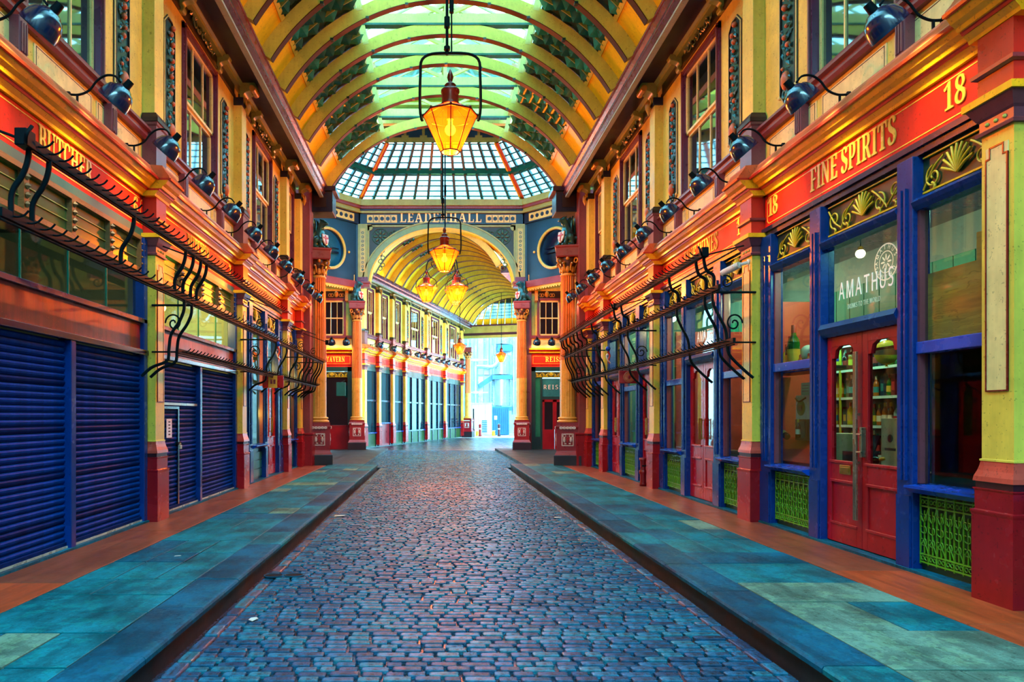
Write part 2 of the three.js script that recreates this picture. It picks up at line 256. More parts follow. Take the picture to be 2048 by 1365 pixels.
// ---- pieces that repeat, drawn in (along the wall, up, out of the wall)
const CARVED = (() => {
  const w = .17, h = 1.0, c = .09, oct = (k) => shapeOf([[-w - k, -h + c], [-w - k + .03, -h + c], [-w + c, -h - k], [w - c, -h - k], [w + k - .03, -h + c], [w + k, -h + c], [w + k, h - c], [w - c, h + k], [-w + c, h + k], [-w - k, h - c]]);
  const ring = (ko, ki, t) => { const o = oct(ko); o.holes.push(oct(ki)); return plate(o, t); };
  const leaves = [], fruits = [];
  for (let i = 0; i < 46; i++) { const y = -h + .12 + (i / 46) * (2 * h - .26), g = new THREE.OctahedronGeometry(rr(.035, .062), 0); g.scale(1, .55, .5); g.rotateZ(rr(-1.6, 1.6)); leaves.push(at(g, rr(-.11, .11), y, rr(.02, .05))); }
  for (let i = 0; i < 13; i++) { const y = -h + .3 + i * .135, g = new THREE.IcosahedronGeometry(i === 0 ? .09 : rr(.026, .05), 1); if (i === 0) g.scale(.9, 1.5, .7); fruits.push(at(g, i ? rr(-.09, .09) : 0, i ? y : -h + .24, .045)); }
  leaves.push(at(new THREE.TorusGeometry(.05, .016, 5, 10), -.06, -h + .08, .03), at(new THREE.TorusGeometry(.05, .016, 5, 10), .06, -h + .08, .03));
  return { border: uvbox(merge([ring(.06, .036, .022), at(new THREE.SphereGeometry(.03, 6, 5), -w - .04, -h + c, .02), at(new THREE.SphereGeometry(.03, 6, 5), w + .04, -h + c, .02)])), inner: uvbox(merge(ring(.036, .012, .03))), line: uvbox(merge(ring(.078, .06, .012))), back: uvbox(merge(plate(oct(.02), .006))), leaves: uvbox(merge(leaves)), fruits: uvbox(merge(fruits)) };
})();
const leafTeal = paint('#2a8a98', .5), fruitRed = paint('#c4663a', .5);
function carvedPanel(wall, s, u, d, y = 6.88) {
  const g = sub(wall, 'carved_panel'); g.position.set(s * u - wall.base[0], y - wall.base[1], -d - wall.base[2]); g.rotation.y = -s * Math.PI / 2;
  copyOf(g, 'dark_outline', CARVED.line, M.outline, 0, 0, 0); copyOf(g, 'border', CARVED.border, M.creamLight, 0, 0, 0); copyOf(g, 'inner_border', CARVED.inner, M.outline, 0, 0, 0); copyOf(g, 'ground', CARVED.back, M.tealDark, 0, 0, .002); copyOf(g, 'leaves', CARVED.leaves, leafTeal, 0, 0, 0); copyOf(g, 'fruit', CARVED.fruits, fruitRed, 0, 0, 0);
}
const FOLIAGE = [0, 1].map((v) => { const L = []; for (let i = 0; i < 22; i++) { const g = new THREE.OctahedronGeometry(rr(.05, .09), 0); g.scale(1, .5, .45); g.rotateZ(rr(-1.5, 1.5)); L.push(at(g, -.62 + i * .059 + rr(-.02, .02), rr(-.09, .09), .03)); } for (let i = 0; i < 3; i++) L.push(at(new THREE.TorusGeometry(.075, .018, 5, 12), -.4 + i * .4, 0, .03)); return uvbox(merge(L)); });
const friezeLeaf = paint('#4c6a4a', .5), friezeGround = paint('#171c1e', .6);
function consoleGeo(big) {                                        // scrolled bracket: outline in (out of the wall, up)
  const k = big ? 1 : .72, p = [[0, 0], [.07, -.02], [.1, .06], [.06, .13], [.1, .2], [.2, .24], [.3, .26], [.34, .33], [.3, .4], [0, .4]].map(([a, b]) => [a * k, b * k]);
  const sh = new THREE.Shape(); sh.moveTo(...p[0]); sh.splineThru(p.slice(1, 8).map(([a, b]) => new THREE.Vector2(a, b))); sh.lineTo(...p[8]); sh.lineTo(...p[9]);
  const w = big ? .3 : .15, g = plate(sh, w - .02, .01, 4); g.translate(0, 0, -(w - .02) / 2); g.rotateY(-Math.PI / 2); return g;   // out -> +z, width along x
}
const CONS = { big: uvbox(merge(consoleGeo(true))), small: uvbox(merge(consoleGeo(false))), scroll: uvbox(merge([at(new THREE.CylinderGeometry(.07, .07, .34, 12).rotateZ(Math.PI / 2), 0, .28, .27), at(new THREE.CylinderGeometry(.045, .045, .33, 10).rotateZ(Math.PI / 2), 0, .05, .07)])), mask: uvbox(merge([at(new THREE.SphereGeometry(.085, 8, 6).scale(1, 1.3, .7), 0, -.02, .08), at(new THREE.ConeGeometry(.07, .16, 6).rotateZ(Math.PI), 0, -.16, .07), at(new THREE.TorusGeometry(.06, .02, 5, 10), -.08, .04, .06), at(new THREE.TorusGeometry(.06, .02, 5, 10), .08, .04, .06)])) };
function setOnWall(parent, name, geo, mat, s, u, y, d) { return copyOf(parent, name, geo, mat, s * u - parent.base[0], y - parent.base[1], -d - parent.base[2], -s * Math.PI / 2); }

let windowCount = 0;
function sashWindow(s, u, dc, hw, y0, y1, F = HERE, cols = 3, twoRows = false) {
  const w = struct('window_' + (++windowCount), [s * u, y0, -dc], F), mid = y0 + (y1 - y0) * .5, a = dc - hw, b = dc + hw;
  put(w, 'frame', [bx(s, u - .1, u + .1, y0, y1 + .1, a - .1, a), bx(s, u - .1, u + .1, y0, y1 + .1, b, b + .1), bx(s, u - .1, u + .1, y1, y1 + .12, a - .1, b + .1)], M.purple);
  put(w, 'frame_moulding', [bx(s, u - .13, u - .1, y0, y1 + .1, a - .06, a - .03), bx(s, u - .13, u - .1, y0, y1 + .1, b + .03, b + .06), bx(s, u - .13, u - .1, y1 + .03, y1 + .06, a - .06, b + .06)], M.mauve);
  put(w, 'sill', prof(s, [[u - .17, y0 - .05], [u + .1, y0 - .05], [u + .1, y0 + .03], [u - .15, y0]], a - .12, b + .12), M.mauve);
  for (const [k, ya, yb, uu] of [[0, y0, mid, u + .02], [1, mid, y1, u - .02]]) {
    const sash = put(w, 'sash', [bx(s, uu - .03, uu + .02, ya, ya + .05, a, b), bx(s, uu - .03, uu + .02, yb - .05, yb, a, b), bx(s, uu - .03, uu + .02, ya, yb, a, a + .05), bx(s, uu - .03, uu + .02, ya, yb, b - .05, b)], M.creamLight);
    for (let c = 1; c < cols; c++) { const x = a + (b - a) * c / cols; put(w, 'glazing_bar', bx(s, uu - .02, uu + .015, ya + .05, yb - .05, x - .013, x + .013), M.creamLight); }
    for (let c = 0; c < cols; c++) { const x0 = a + .05 + (b - a - .1) * c / cols, x1 = a + .05 + (b - a - .1) * (c + 1) / cols; put(w, 'pane', bx(s, uu, uu + .01, ya + .05, yb - .05, x0, x1), M.darkGlass); }
    if (twoRows) put(w, 'glazing_bar', bx(s, uu - .02, uu + .015, (ya + yb) / 2 - .012, (ya + yb) / 2 + .012, a, b), M.creamLight);
  }
  return w;
}
const CORNICE = [
  ['fillet', 'corniceYellow', [[4.58, 4.74], [4.50, 4.74], [4.49, 4.77], [4.45, 4.815], [4.58, 4.815]]],
  ['cove', 'corniceRed', [[4.58, 4.815], [4.44, 4.815], [4.43, 4.835], [4.42, 4.845], [4.58, 4.845]]],
  ['corona', 'corniceYellow', [[4.58, 4.845], [4.40, 4.845], [4.385, 4.88], [4.34, 4.91], [4.305, 4.965], [4.58, 4.965]]],
  ['lip', 'corniceRed', [[4.58, 4.965], [4.27, 4.965], [4.265, 4.995], [4.58, 4.995]]],
  ['weathering', 'orange', [[4.58, 4.995], [4.285, 4.995], [4.295, 5.03], [4.345, 5.09], [4.385, 5.15], [4.39, 5.175], [4.58, 5.2]]],
];
function cornice(name, s, a, b, breaks, F = HERE, dy = 0, du = 0) {
  const t = struct(name, [s * 4.4, 4.74 + dy, -(a + b) / 2], F, 'painted cornice over the shop signs');
  for (const [n, m, pts] of CORNICE) {
    const P = pts.map(([u, y]) => [u + du, y + dy]), out = pts.map(([u, y], i) => [u + du - (i === 0 || i === pts.length - 1 ? 0 : .17), y + dy]);
    put(t, n, [prof(s, P, a, b), ...breaks.map((p) => prof(s, out, p - .27, p + .27))], M[m]);
  }
  return t;
}
function upperWall(s, F, piers, a, b, opt = {}) {
  const U = WALLU, w = struct(opt.name ?? WALLX[s], [s * U, 0, -(a + b) / 2], F);
  for (let i = 0; i + 1 < piers.length; i++) {
    const p = piers[i], q = piers[i + 1], c = (p + q) / 2, len = q - p, hw = len > 3 ? .9 : .48;
    put(w, 'wall_panel', bx(s, U, U + .25, 5.1, 8.62, p, c - hw), M.cream); put(w, 'wall_panel', bx(s, U, U + .25, 5.1, 8.62, c + hw, q), M.cream);
    put(w, 'wall_panel', bx(s, U, U + .25, 5.1, 5.76, c - hw, c + hw), M.cream); put(w, 'wall_panel', bx(s, U, U + .25, 8.18, 8.62, c - hw, c + hw), M.cream);
    put(w, 'sill_rail', prof(s, [[U, 5.58], [U - .06, 5.58], [U - .09, 5.62], [U - .09, 5.68], [U - .14, 5.70], [U - .14, 5.735], [U, 5.76]], p + .17, q - .17), M.mauve);
    // panelled apron under the rail
    const nA = len > 3 ? 3 : 1; for (let k = 0; k < nA; k++) { const x0 = p + .26 + (len - .52) * k / nA + .06, x1 = p + .26 + (len - .52) * (k + 1) / nA - .06; const ap = put(w, 'apron_panel', rbx(s, U - .014, U + .01, 5.25, 5.53, x0, x1, .006), M.panelFill); put(w, 'apron_line', [bx(s, U - .018, U, 5.27, 5.276, x0 + .03, x1 - .03), bx(s, U - .018, U, 5.504, 5.51, x0 + .03, x1 - .03), bx(s, U - .018, U, 5.27, 5.51, x0 + .03, x0 + .036), bx(s, U - .018, U, 5.27, 5.51, x1 - .036, x1 - .03)], M.outline); }
    if (len > 3) {
      for (const e of [-1, 1]) { carvedPanel(w, s, U, c + e * 1.46); const jd = c + e * 1.0; put(w, 'fluted_bracket', [rbx(s, U - .12, U, 5.19, 5.58, jd - .07, jd + .07, .01), ...[-.04, 0, .04].map((z) => bx(s, U - .135, U - .1, 5.22, 5.52, jd + z - .01, jd + z + .01))], M.mauve); setOnWall(w, 'bracket', CONS.small, M.greenPanel, s, U - .02, 8.3, jd); }
      put(w, 'frieze', bx(s, U - .03, U + .02, 8.34, 8.58, c - .92, c + .92), friezeGround); setOnWall(w, 'frieze_foliage', FOLIAGE[i % 2], friezeLeaf, s, U - .03, 8.46, c);
      put(w, 'frieze', [bx(s, U - .03, U + .02, 8.34, 8.58, p + .2, c - 1.08), bx(s, U - .03, U + .02, 8.34, 8.58, c + 1.08, q - .2)], friezeGround);
    } else put(w, 'frieze', bx(s, U - .03, U + .02, 8.34, 8.58, p + .2, q - .2), friezeGround);
    put(w, 'frieze_line', bx(s, U - .05, U, 8.30, 8.345, p + .17, q - .17), M.outline);
    sashWindow(s, U + .06, c, hw - .1, 5.8, 8.1, F);
  }
  for (const p of piers) {
    if (p < a - .01 || p > b + .01) continue;
    put(w, 'pilaster', rbx(s, PU + .01, U + .05, 5.9, 8.16, p - .17, p + .17, .012), M.cream);
    put(w, 'pilaster_block', [stack(s * (U - .06), -p, .15, .19, [[5.1, .02], [5.16, .02], [5.18, 0], [5.78, 0], [5.8, .02], [5.84, .02]])], M.mauve);
    put(w, 'block_cap', [stack(s * (U - .06), -p, .15, .19, [[5.84, .035], [5.9, .035], [5.98, -.01]])], M.outline);
    put(w, 'capital_block', rbx(s, PU - .02, U, 8.13, 8.3, p - .19, p + .19, .012), M.bandNavy);
    setOnWall(w, 'console', CONS.big, M.greenPanel, s, PU + .06, 8.22, p); setOnWall(w, 'console_scroll', CONS.scroll, M.capital, s, PU + .06, 8.22, p); setOnWall(w, 'mask', CONS.mask, M.capital, s, PU, 8.2, p);
  }
  return w;
}
function eaves(name, s, a, b, F = HERE, dy = 0) {
  const t = struct(name, [s * 4, 8.6 + dy, -(a + b) / 2], F, 'dark purple eaves and gutter under the glazed vault'), Y = (p) => p.map(([u, y]) => [u, y + dy]);
  put(t, 'soffit', bx(s, 3.85, 4.8, 8.62 + dy, 8.68 + dy, a, b), M.soffit);
  put(t, 'bed_mould', prof(s, Y([[4.56, 8.54], [4.42, 8.54], [4.40, 8.58], [4.36, 8.6], [4.36, 8.63], [4.56, 8.63]]), a, b), M.greenPanel);
  put(t, 'stippled_band', bx(s, 3.79, 3.9, 8.39 + dy, 8.62 + dy, a, b), M.stipple);
  put(t, 'gutter', prof(s, Y([[3.84, 8.44], [3.78, 8.44], [3.74, 8.5], [3.74, 8.62], [3.69, 8.68], [3.68, 8.8], [3.72, 8.87], [3.78, 8.87], [3.78, 8.8], [3.84, 8.66]]), a, b), M.gutter);
  put(t, 'gutter_line', [bx(s, 3.665, 3.7, 8.72 + dy, 8.75 + dy, a, b), bx(s, 3.73, 3.76, 8.53 + dy, 8.55 + dy, a, b)], M.mauve);
  put(t, 'roof_edge', bx(s, 3.84, 4.9, 8.68 + dy, 8.74 + dy, a, b), M.soffit);
  return t;
}
function pier(s, p, label, F = HERE, grp) {
  const t = thing('pier', label, 'pier', [s * 4.5, 0, -p], F, grp), cx = s * 4.5, hx = .14, hz = .165, st = (rows) => stack(cx, -p, hx, hz, rows);
  put(t, 'base', st([[0, .05], [.72, .05], [.742, .058], [.756, .058], [.765, .035], [.92, .035], [.935, .045], [.945, .045]]), M.red);
  put(t, 'band', st([[.945, .03], [1.0, .03]]), M.darkBand);
  put(t, 'flare', st([[1.0, .045], [1.04, .04], [1.09, .022], [1.13, .012], [1.17, .006]]), M.salmon);
  const sf = put(t, 'shaft', [st([[1.17, .012], [1.185, .012], [1.19, 0], [3.9, 0]])], M.pierYellow);
  put(sf, 'panel', rbx(s, 4.352, 4.37, 1.75, 3.78, p - .115, p + .115, .004), M.panelFill);
  const f = 4.35, ln = (y0, y1, a, b) => bx(s, f - .003, f + .01, y0, y1, a, b);
  put(sf, 'panel_line', [ln(1.75, 1.762, p - .11, p + .11), ln(1.75, 3.68, p - .115, p - .103), ln(1.75, 3.68, p + .103, p + .115), ln(3.68, 3.692, p - .115, p - .07), ln(3.68, 3.692, p + .07, p + .115), ln(3.68, 3.78, p - .075, p - .063), ln(3.68, 3.78, p + .063, p + .075), ln(3.768, 3.78, p - .07, p + .07)], M.redDark);
  const cp = put(t, 'capital', st([[3.9, .03], [3.925, .035], [3.94, .012], [4.02, .012], [4.04, .03], [4.1, .06], [4.14, .08]]), M.mauve);
  put(cp, 'capital_top', st([[4.14, .1], [4.2, .1]]), M.corniceYellow);
  for (const z of [-.09, 0, .09]) put(cp, 'stud', at(new THREE.SphereGeometry(.018, 8, 6), s * (4.36 - .014), 3.98, -(p + z)), M.gold);
  const bk = put(t, 'block', st([[4.2, .02], [4.42, .02], [4.42, .02], [4.76, .02]]), M.blockRed);
  put(bk, 'block_moulding', st([[4.385, .03], [4.4, .055], [4.43, .06], [4.435, .03]]), M.mauve);
  return t;
}
function signBoard(s, a, b, text, label, numbers = [], F = HERE, opt = {}) {
  const t = thing('shop_sign', label, 'sign', [s * 4.55, 4.25, -(a + b) / 2], F), f = 4.535, c = (a + b) / 2, n = (v) => v;
  const bd = put(t, 'board', bx(s, f, 4.62, 4.25, 4.76, a, b), M.signRed);
  const ln = (y0, y1, d0, d1) => bx(s, f - .004, f + .01, y0, y1, d0, d1);
  put(bd, 'gold_line', [ln(4.315, 4.327, a + .12, b - .12), ln(4.683, 4.695, a + .12, b - .12), ln(4.36, 4.65, a + .07, a + .082), ln(4.36, 4.65, b - .082, b - .07), ...[[a + .076, 1], [b - .076, -1]].flatMap(([x, e]) => [onWall(bar([0, 4.65, 0], [-e * .05, 4.689, 0], .012, .012), s, f, 0, x), onWall(bar([0, 4.36, 0], [-e * .05, 4.321, 0], .012, .012), s, f, 0, x)])], M.gold);
  if (text) put(t, 'lettering', onWall(fit(letters(text, opt.size ?? .3, .012, serif), opt.width ?? 1.2), s, f - .001, 4.4, opt.at ?? c), M.gold);
  for (const [num, d] of numbers) put(t, 'number', onWall(letters(num, .26, .012, serif, .72), s, f - .001, 4.41, d), M.gold);
  return t;
}
// ---- gooseneck lamps over the signs
const GOOSE = (() => {
  const o = new THREE.Group();
  const add = (p, name, geoms, mat) => { const m = shade(new THREE.Mesh(uvbox(merge(geoms)), mat)); m.name = name; p.add(m); return m; };
  add(o, 'wall_plate', [new THREE.CylinderGeometry(.035, .035, .03, 10).rotateX(Math.PI / 2), at(new THREE.BoxGeometry(.02, .1, .02), 0, -.05, .1)], M.iron);
  add(o, 'arm', tube([[0, 0, 0], [0, .0, .13], [0, .05, .24], [0, .16, .33], [0, .22, .43], [0, .21, .54], [0, .14, .6]], .013, 24, 6), M.iron);
  const tilt = .72, T0 = (g) => at(g.rotateX(tilt), 0, -.1, .5);
  const head = add(o, 'shade', T0(lathe([[.03, .24], [.06, .238], [.085, .225], [.1, .205], [.12, .2], [.15, .165], [.17, .11], [.182, .05], [.186, 0], [.182, 0], [.176, .05], [.164, .108], [.144, .158], [.1, .192], [.03, .225]], 28)), M.lampBlue);
  add(head, 'socket', T0(at(new THREE.CylinderGeometry(.04, .046, .11, 12), 0, .28, 0)), M.iron);
  add(head, 'bulb', T0(at(new THREE.SphereGeometry(.05, 12, 8), 0, .07, 0)), glow('#ffb060', 5));
  return o;
})();
const GOOSEHEAD = V(0, .07, 0).applyEuler(new THREE.Euler(.72, 0, 0)).add(V(0, -.1, .5));
function gooseLamp(s, u, y, d, label, grp, F = HERE, strength = 1) {
  const t = GOOSE.clone(); t.name = numbered('gooseneck_lamp'); t.position.set(...placeIn(F, [s * u, y, -d])); t.rotation.y = F.turn - s * Math.PI / 2; tag(t, label, 'wall lamp', grp); scene.add(t);
  if (!strength) return t;
  const h = placeIn(F, [s * (u - GOOSEHEAD.z), y + GOOSEHEAD.y, -d]), to = placeIn(F, [s * (u + .02), y - .85, -d]);
  spot(h, to, '#ffe09a', GLOW.goose * strength, .64, .8, 2);
  return t;
}
// ---- build both sides
for (const s of [-1, 1]) {
  upperWall(s, HERE, PIERS, PIERS[0], 21.8);
  cornice('trim_' + (s < 0 ? 1 : 2), s, PIERS[0], 21.75, PIERS);
  eaves('trim_' + (s < 0 ? 3 : 4), s, -2, 22.3);
  const where = s > 0
    ? ['nearest red and yellow pier on the right, cut by the picture edge', 'yellow pier on a red base, right side, with the white camera on it', 'yellow pier on a red base, right side, with the red downpipe shoe at its foot', 'slim yellow pier on the right, nearer of the two before the big column', 'slim yellow pier on the right, right beside the big fluted column']
    : ['yellow pier on a red base, left side, outside the left picture edge', 'yellow pier on a red base, left side, between the two shuttered shops', 'yellow pier on a red base, left side, after the shutter with the notice', 'slim yellow pier on the left, further side of the lit shop window', 'slim yellow pier on the left, right beside the big fluted column'];
  PIERS.slice(1).forEach((p, i) => pier(s, p, where[i]));
  for (let i = 0; i < 11; i++) gooseLamp(s, 4.5, 5.26, 6.56 + 1.52 * i > 21.8 ? 21.6 : 6.56 + 1.52 * i, `${ORD[i]} glossy dark blue gooseneck lamp from the camera along the ${SIDE(s)} cornice`, 'gooseneck lamps over the ' + SIDE(s) + ' shop signs');
  gooseLamp(s, 4.5, 5.26, 5.04, `gooseneck lamp nearest the camera over the ${SIDE(s)} shops, outside the picture`, 'gooseneck lamps over the ' + SIDE(s) + ' shop signs');
}
const G = (i) => [PIERS[i] + .2, PIERS[i + 1] - .2];
signBoard(1, ...G(1), 'FINE SPIRITS', 'red fascia sign with gold letters FINE SPIRITS and two house numbers', [['18', 6.46], ['18', 9.95]], HERE, { width: 1.66, at: 8.12 });
signBoard(1, ...G(2), 'FINE WINES', 'red fascia sign with gold letters FINE WINES behind the hook rail', [['19', 11.0]], HERE, { width: 1.6, at: 12.7 });
signBoard(1, ...G(3), '', 'plain red fascia sign over the third shop on the right');
signBoard(1, ...G(4), '', 'short plain red fascia sign next to the right fluted column');
signBoard(-1, ...G(1), 'BUTCHER', 'red fascia sign with gold letters BUTCHER over the nearer pair of shutters', [['6', 9.95]], HERE, { width: 1.17, at: 8.1 });
signBoard(-1, ...G(2), 'BUTCHER', 'red fascia sign with gold letters BUTCHER over the shutters with the notice', [['7', 14.5]], HERE, { width: 1.17, at: 12.6 });
signBoard(-1, ...G(3), '', 'orange-red fascia sign over the lit shop window on the left', [], HERE, { size: .26, width: 1.7 });
signBoard(-1, ...G(4), '', 'short plain red fascia sign next to the left fluted column');
for (const s of [-1, 1]) signBoard(s, ...G(0), '', `plain red fascia sign nearest the camera on the ${SIDE(s)}, outside the picture`);
// ================================================================ SHOPFRONTS
const U = WALLU;
function spiral(cx, cy, r, turns, dir, start = 0, n = 16) { const p = []; for (let i = 0; i <= n; i++) { const a = start + dir * turns * 2 * Math.PI * i / n, q = r * (1 - .85 * i / n); p.push([cx + q * Math.cos(a), cy + q * Math.sin(a), 0]); } return p; }
const scrollCache = new Map();
function scrollwork(w, h) {                                       // palmette and running scrolls, centred, height h
  const key = w.toFixed(2) + h.toFixed(2); if (scrollCache.has(key)) return scrollCache.get(key).clone();
  const g = [], r = .011, T1 = (p, k = r) => g.push(tube(p, k, p.length + 6, 5));
  for (let i = -4; i <= 4; i++) { const a = i * .3; T1([[0, -h * .25, 0], [Math.sin(a) * h * .3, -h * .25 + Math.cos(a) * h * .4, .012], [Math.sin(a * 1.15) * h * .5, -h * .25 + Math.cos(a) * h * .66, 0]], .014); }
  g.push(at(new THREE.BoxGeometry(w, .018, .02), 0, -h * .42, 0), at(new THREE.BoxGeometry(w, .014, .02), 0, h * .44, 0));
  for (const e of [-1, 1]) { const n = Math.max(1, Math.round((w / 2 - h * .45) / (h * .62))), step = (w / 2 - h * .42) / n; for (let k = 0; k < n; k++) { const x = e * (h * .42 + step * (k + .5)), up = k % 2 ? 1 : -1; T1(spiral(x, up * h * .06 - .02, Math.min(step * .42, h * .28), 1.4, e * up, up > 0 ? -1.6 : 1.6)); T1([[x - e * step * .5, up * -h * .3, 0], [x - e * step * .1, up * -h * .12, .01], [x + e * step * .35, up * h * .2, 0], [x + e * step * .5, up * h * .34, 0]]); T1([[x, -h * .42, 0], [x + .02, -h * .32, 0], [x - .02, -h * .24, 0]], .014); } }
  const m = merge(g); scrollCache.set(key, m); return m.clone();
}
const grilleCache = new Map();
function grillework(w, h) {                                       // cast iron stall grille: bars, hoops and S-scrolls
  const key = w.toFixed(2) + h.toFixed(2); if (grilleCache.has(key)) return grilleCache.get(key).clone();
  const g = [], n = Math.max(3, Math.round(w / .12)), st = w / n, T1 = (p, k = .006) => g.push(tube(p, k, p.length + 2, 4));
  for (const y of [-h / 2 + .02, -h / 2 + .1, h / 2 - .02, h / 2 - .11]) g.push(at(new THREE.BoxGeometry(w, .014, .016), 0, y, 0));
  for (let i = 0; i <= n; i++) g.push(at(new THREE.BoxGeometry(.011, h, .014), -w / 2 + i * st, 0, 0));
  for (let i = 0; i < n; i++) {
    const x = -w / 2 + (i + .5) * st; g.push(at(new THREE.BoxGeometry(.009, h * .62, .012), x, -.02, 0));
    for (const e of [-1, 1]) { T1([[x + e * st * .45, h / 2 - .12, 0], [x + e * st * .3, h / 2 - .2, .01], [x, h / 2 - .26, .012]]); T1([[x + e * st * .45, -h / 2 + .11, 0], [x + e * st * .3, -h / 2 + .18, .01], [x, -h / 2 + .24, .012]]); for (const y of [-.12, 0, .12]) T1([[x, y - .04, 0], [x + e * st * .36, y - .015, .012], [x + e * st * .3, y + .03, .012], [x + e * st * .1, y + .03, .012]]); g.push(at(new THREE.TorusGeometry(st * .17, .006, 4, 8), x + e * st * .22, h / 2 - .065, 0)); g.push(at(new THREE.TorusGeometry(st * .17, .006, 4, 8), x + e * st * .22, -h / 2 + .06, 0)); }
  }
  const m = merge(g); grilleCache.set(key, m); return m.clone();
}
function post(t, s, d0, d1, y1 = 4.13, mat = M.blue) { const c = (d0 + d1) / 2; put(t, 'post', [rbx(s, U - .08, U + .1, .02, y1, d0, d1, .01), bx(s, U - .105, U - .07, .9, y1 - .3, c - .045, c - .02), bx(s, U - .105, U - .07, .9, y1 - .3, c + .02, c + .045), bx(s, U - .1, U - .07, .02, .75, d0 + .02, d1 - .02)], mat); }
const sillP = (y) => [[U + .1, y - .07], [U - .1, y - .07], [U - .14, y - .04], [U - .17, y - .02], [U - .17, y], [U + .1, y + .02]];
function fanlight(t, s, d0, d1) { const w = d1 - d0; const fg = put(t, 'fanlight', bx(s, U + .03, U + .05, 3.7, 4.13, d0, d1), M.scrollBack); put(fg, 'scrollwork', onWall(scrollwork(w - .06, .4), s, U + .01, 3.915, (d0 + d1) / 2), M.scroll); put(t, 'transom', [prof(s, [[U + .08, 3.58], [U - .05, 3.58], [U - .08, 3.62], [U - .1, 3.66], [U - .06, 3.7], [U + .08, 3.7]], d0, d1)], M.blue); }
function shopWindow(t, s, d0, d1, o = {}) {
  put(t, 'sill', prof(s, sillP(.86), d0, d1), M.blueBright);
  const ris = put(t, 'riser', [bx(s, U + .02, U + .1, .03, .8, d0, d1)], o.green ? M.tealDark : M.grilleBack);
  if (!o.green) put(ris, 'grille', onWall(grillework(d1 - d0 - .04, .68), s, U - .012, .43, (d0 + d1) / 2), M.grille);
  else for (const y of [.18, .38, .58]) put(ris, 'riser_board', bx(s, U, U + .03, y - .09, y + .09, d0 + .02, d1 - .02), M.teal);
  const rail = o.rail ?? 2.22;
  if (rail) put(t, 'rail', rbx(s, U - .05, U + .08, rail - .06, rail + .06, d0, d1, .01), M.blueBright);
  for (const x of [d0, d1 - .035]) put(t, 'bead', bx(s, U - .03, U + .05, .88, 3.58, x, x + .035), o.bead ?? M.mauve);
  if (rail) { put(t, 'pane', bx(s, U + .02, U + .026, .88, rail - .06, d0, d1), M.glass); put(t, 'pane', bx(s, U + .02, U + .026, rail + .06, 3.58, d0, d1), M.glass); } else put(t, 'pane', bx(s, U + .02, U + .026, .88, 3.58, d0, d1), M.glass);
  fanlight(t, s, d0, d1);
}
let doorCount = 0;
function shopDoor(s, d0, d1, o = {}) {
  const dr = struct('door_' + (++doorCount), [s * U, 0, -(d0 + d1) / 2], HERE), mid = (d0 + d1) / 2, top = 2.5, uu = U + .03;
  for (const [a, b, hinge] of [[d0 + .01, mid - .004, 0], [mid + .004, d1 - .01, 1]]) {
    const leaf = sub(dr, 'leaf'), st = .1, P = (n, g, m) => put(leaf, n, g, m);
    P('stile', [rbx(s, uu - .03, uu + .03, .04, top, a, a + st, .006), rbx(s, uu - .03, uu + .03, .04, top, b - st, b, .006)], M.doorRed);
    P('rail', [rbx(s, uu - .03, uu + .03, .04, .26, a + st, b - st, .004), rbx(s, uu - .03, uu + .03, .78, 1.0, a + st, b - st, .004), rbx(s, uu - .03, uu + .03, top - .12, top, a + st, b - st, .004)], M.doorRed);
    const w = b - a - 2 * st; { const sh = shapeOf([[-w / 2, 0], [-w / 2, -.16], [-w / 2 + .05, -.16], [-w / 2 + .08, -.06], [-w / 2 + .16, -.02], [w / 2 - .16, -.02], [w / 2 - .08, -.06], [w / 2 - .05, -.16], [w / 2, -.16], [w / 2, 0]]); P('arched_head', onWall(at(plate(sh, .05), 0, 0, -.025), s, uu, top - .1, (a + b) / 2), M.doorRed); }
    P('panel', rbx(s, uu - .012, uu + .01, .24, .8, a + st - .01, b - st + .01, .004), M.doorRed);
    P('panel_moulding', [rbx(s, uu - .045, uu, .25, .285, a + st - .02, b - st + .02, .008), rbx(s, uu - .045, uu, .755, .79, a + st - .02, b - st + .02, .008), rbx(s, uu - .05, uu, .985, 1.02, a + st - .03, b - st + .03, .008)], M.doorRed);
    P('pane', bx(s, uu, uu + .006, 1.0, top - .1, a + st, b - st), M.glass);
  }
  if (o.handle === 'long') { const hd = mid + .05; put(dr, 'handle', [rbx(s, uu - .09, uu - .06, .36, 2.28, hd - .03, hd + .03, .006), bx(s, uu - .07, uu, 1.0, 1.03, hd - .012, hd + .012), bx(s, uu - .07, uu, 1.55, 1.58, hd - .012, hd + .012)], M.steel, 'long flat steel pull handle'); put(dr, 'lock', [rbx(s, uu - .08, uu - .02, 1.08, 1.42, mid - .07, mid - .03, .006), rod([s * (uu - .1), 1.34, -mid + .1], [s * (uu - .1), 1.34, -mid + .02], .012), rod([s * (uu - .1), 1.14, -mid + .1], [s * (uu - .1), 1.14, -mid + .02], .012)], M.steel); put(dr, 'letter_plate', [rbx(s, uu - .045, uu, .86, .97, mid + .2, mid + .42, .006), rbx(s, uu - .055, uu - .04, .885, .945, mid + .225, mid + .395, .004)], M.brass, 'brass letter plate'); }
  else put(dr, 'handle', [rod([s * (uu - .08), 1.12, -mid + .05], [s * (uu - .08), 1.5, -mid + .05], .016), rod([s * (uu - .08), 1.12, -mid - .05], [s * (uu - .08), 1.5, -mid - .05], .016), ...[1.15, 1.47].flatMap((y) => [-.05, .05].map((z) => rod([s * (uu - .08), y, -mid + z], [s * uu, y, -mid + z], .008)))], M.brass, 'pair of brass pull handles');
  return dr;
}
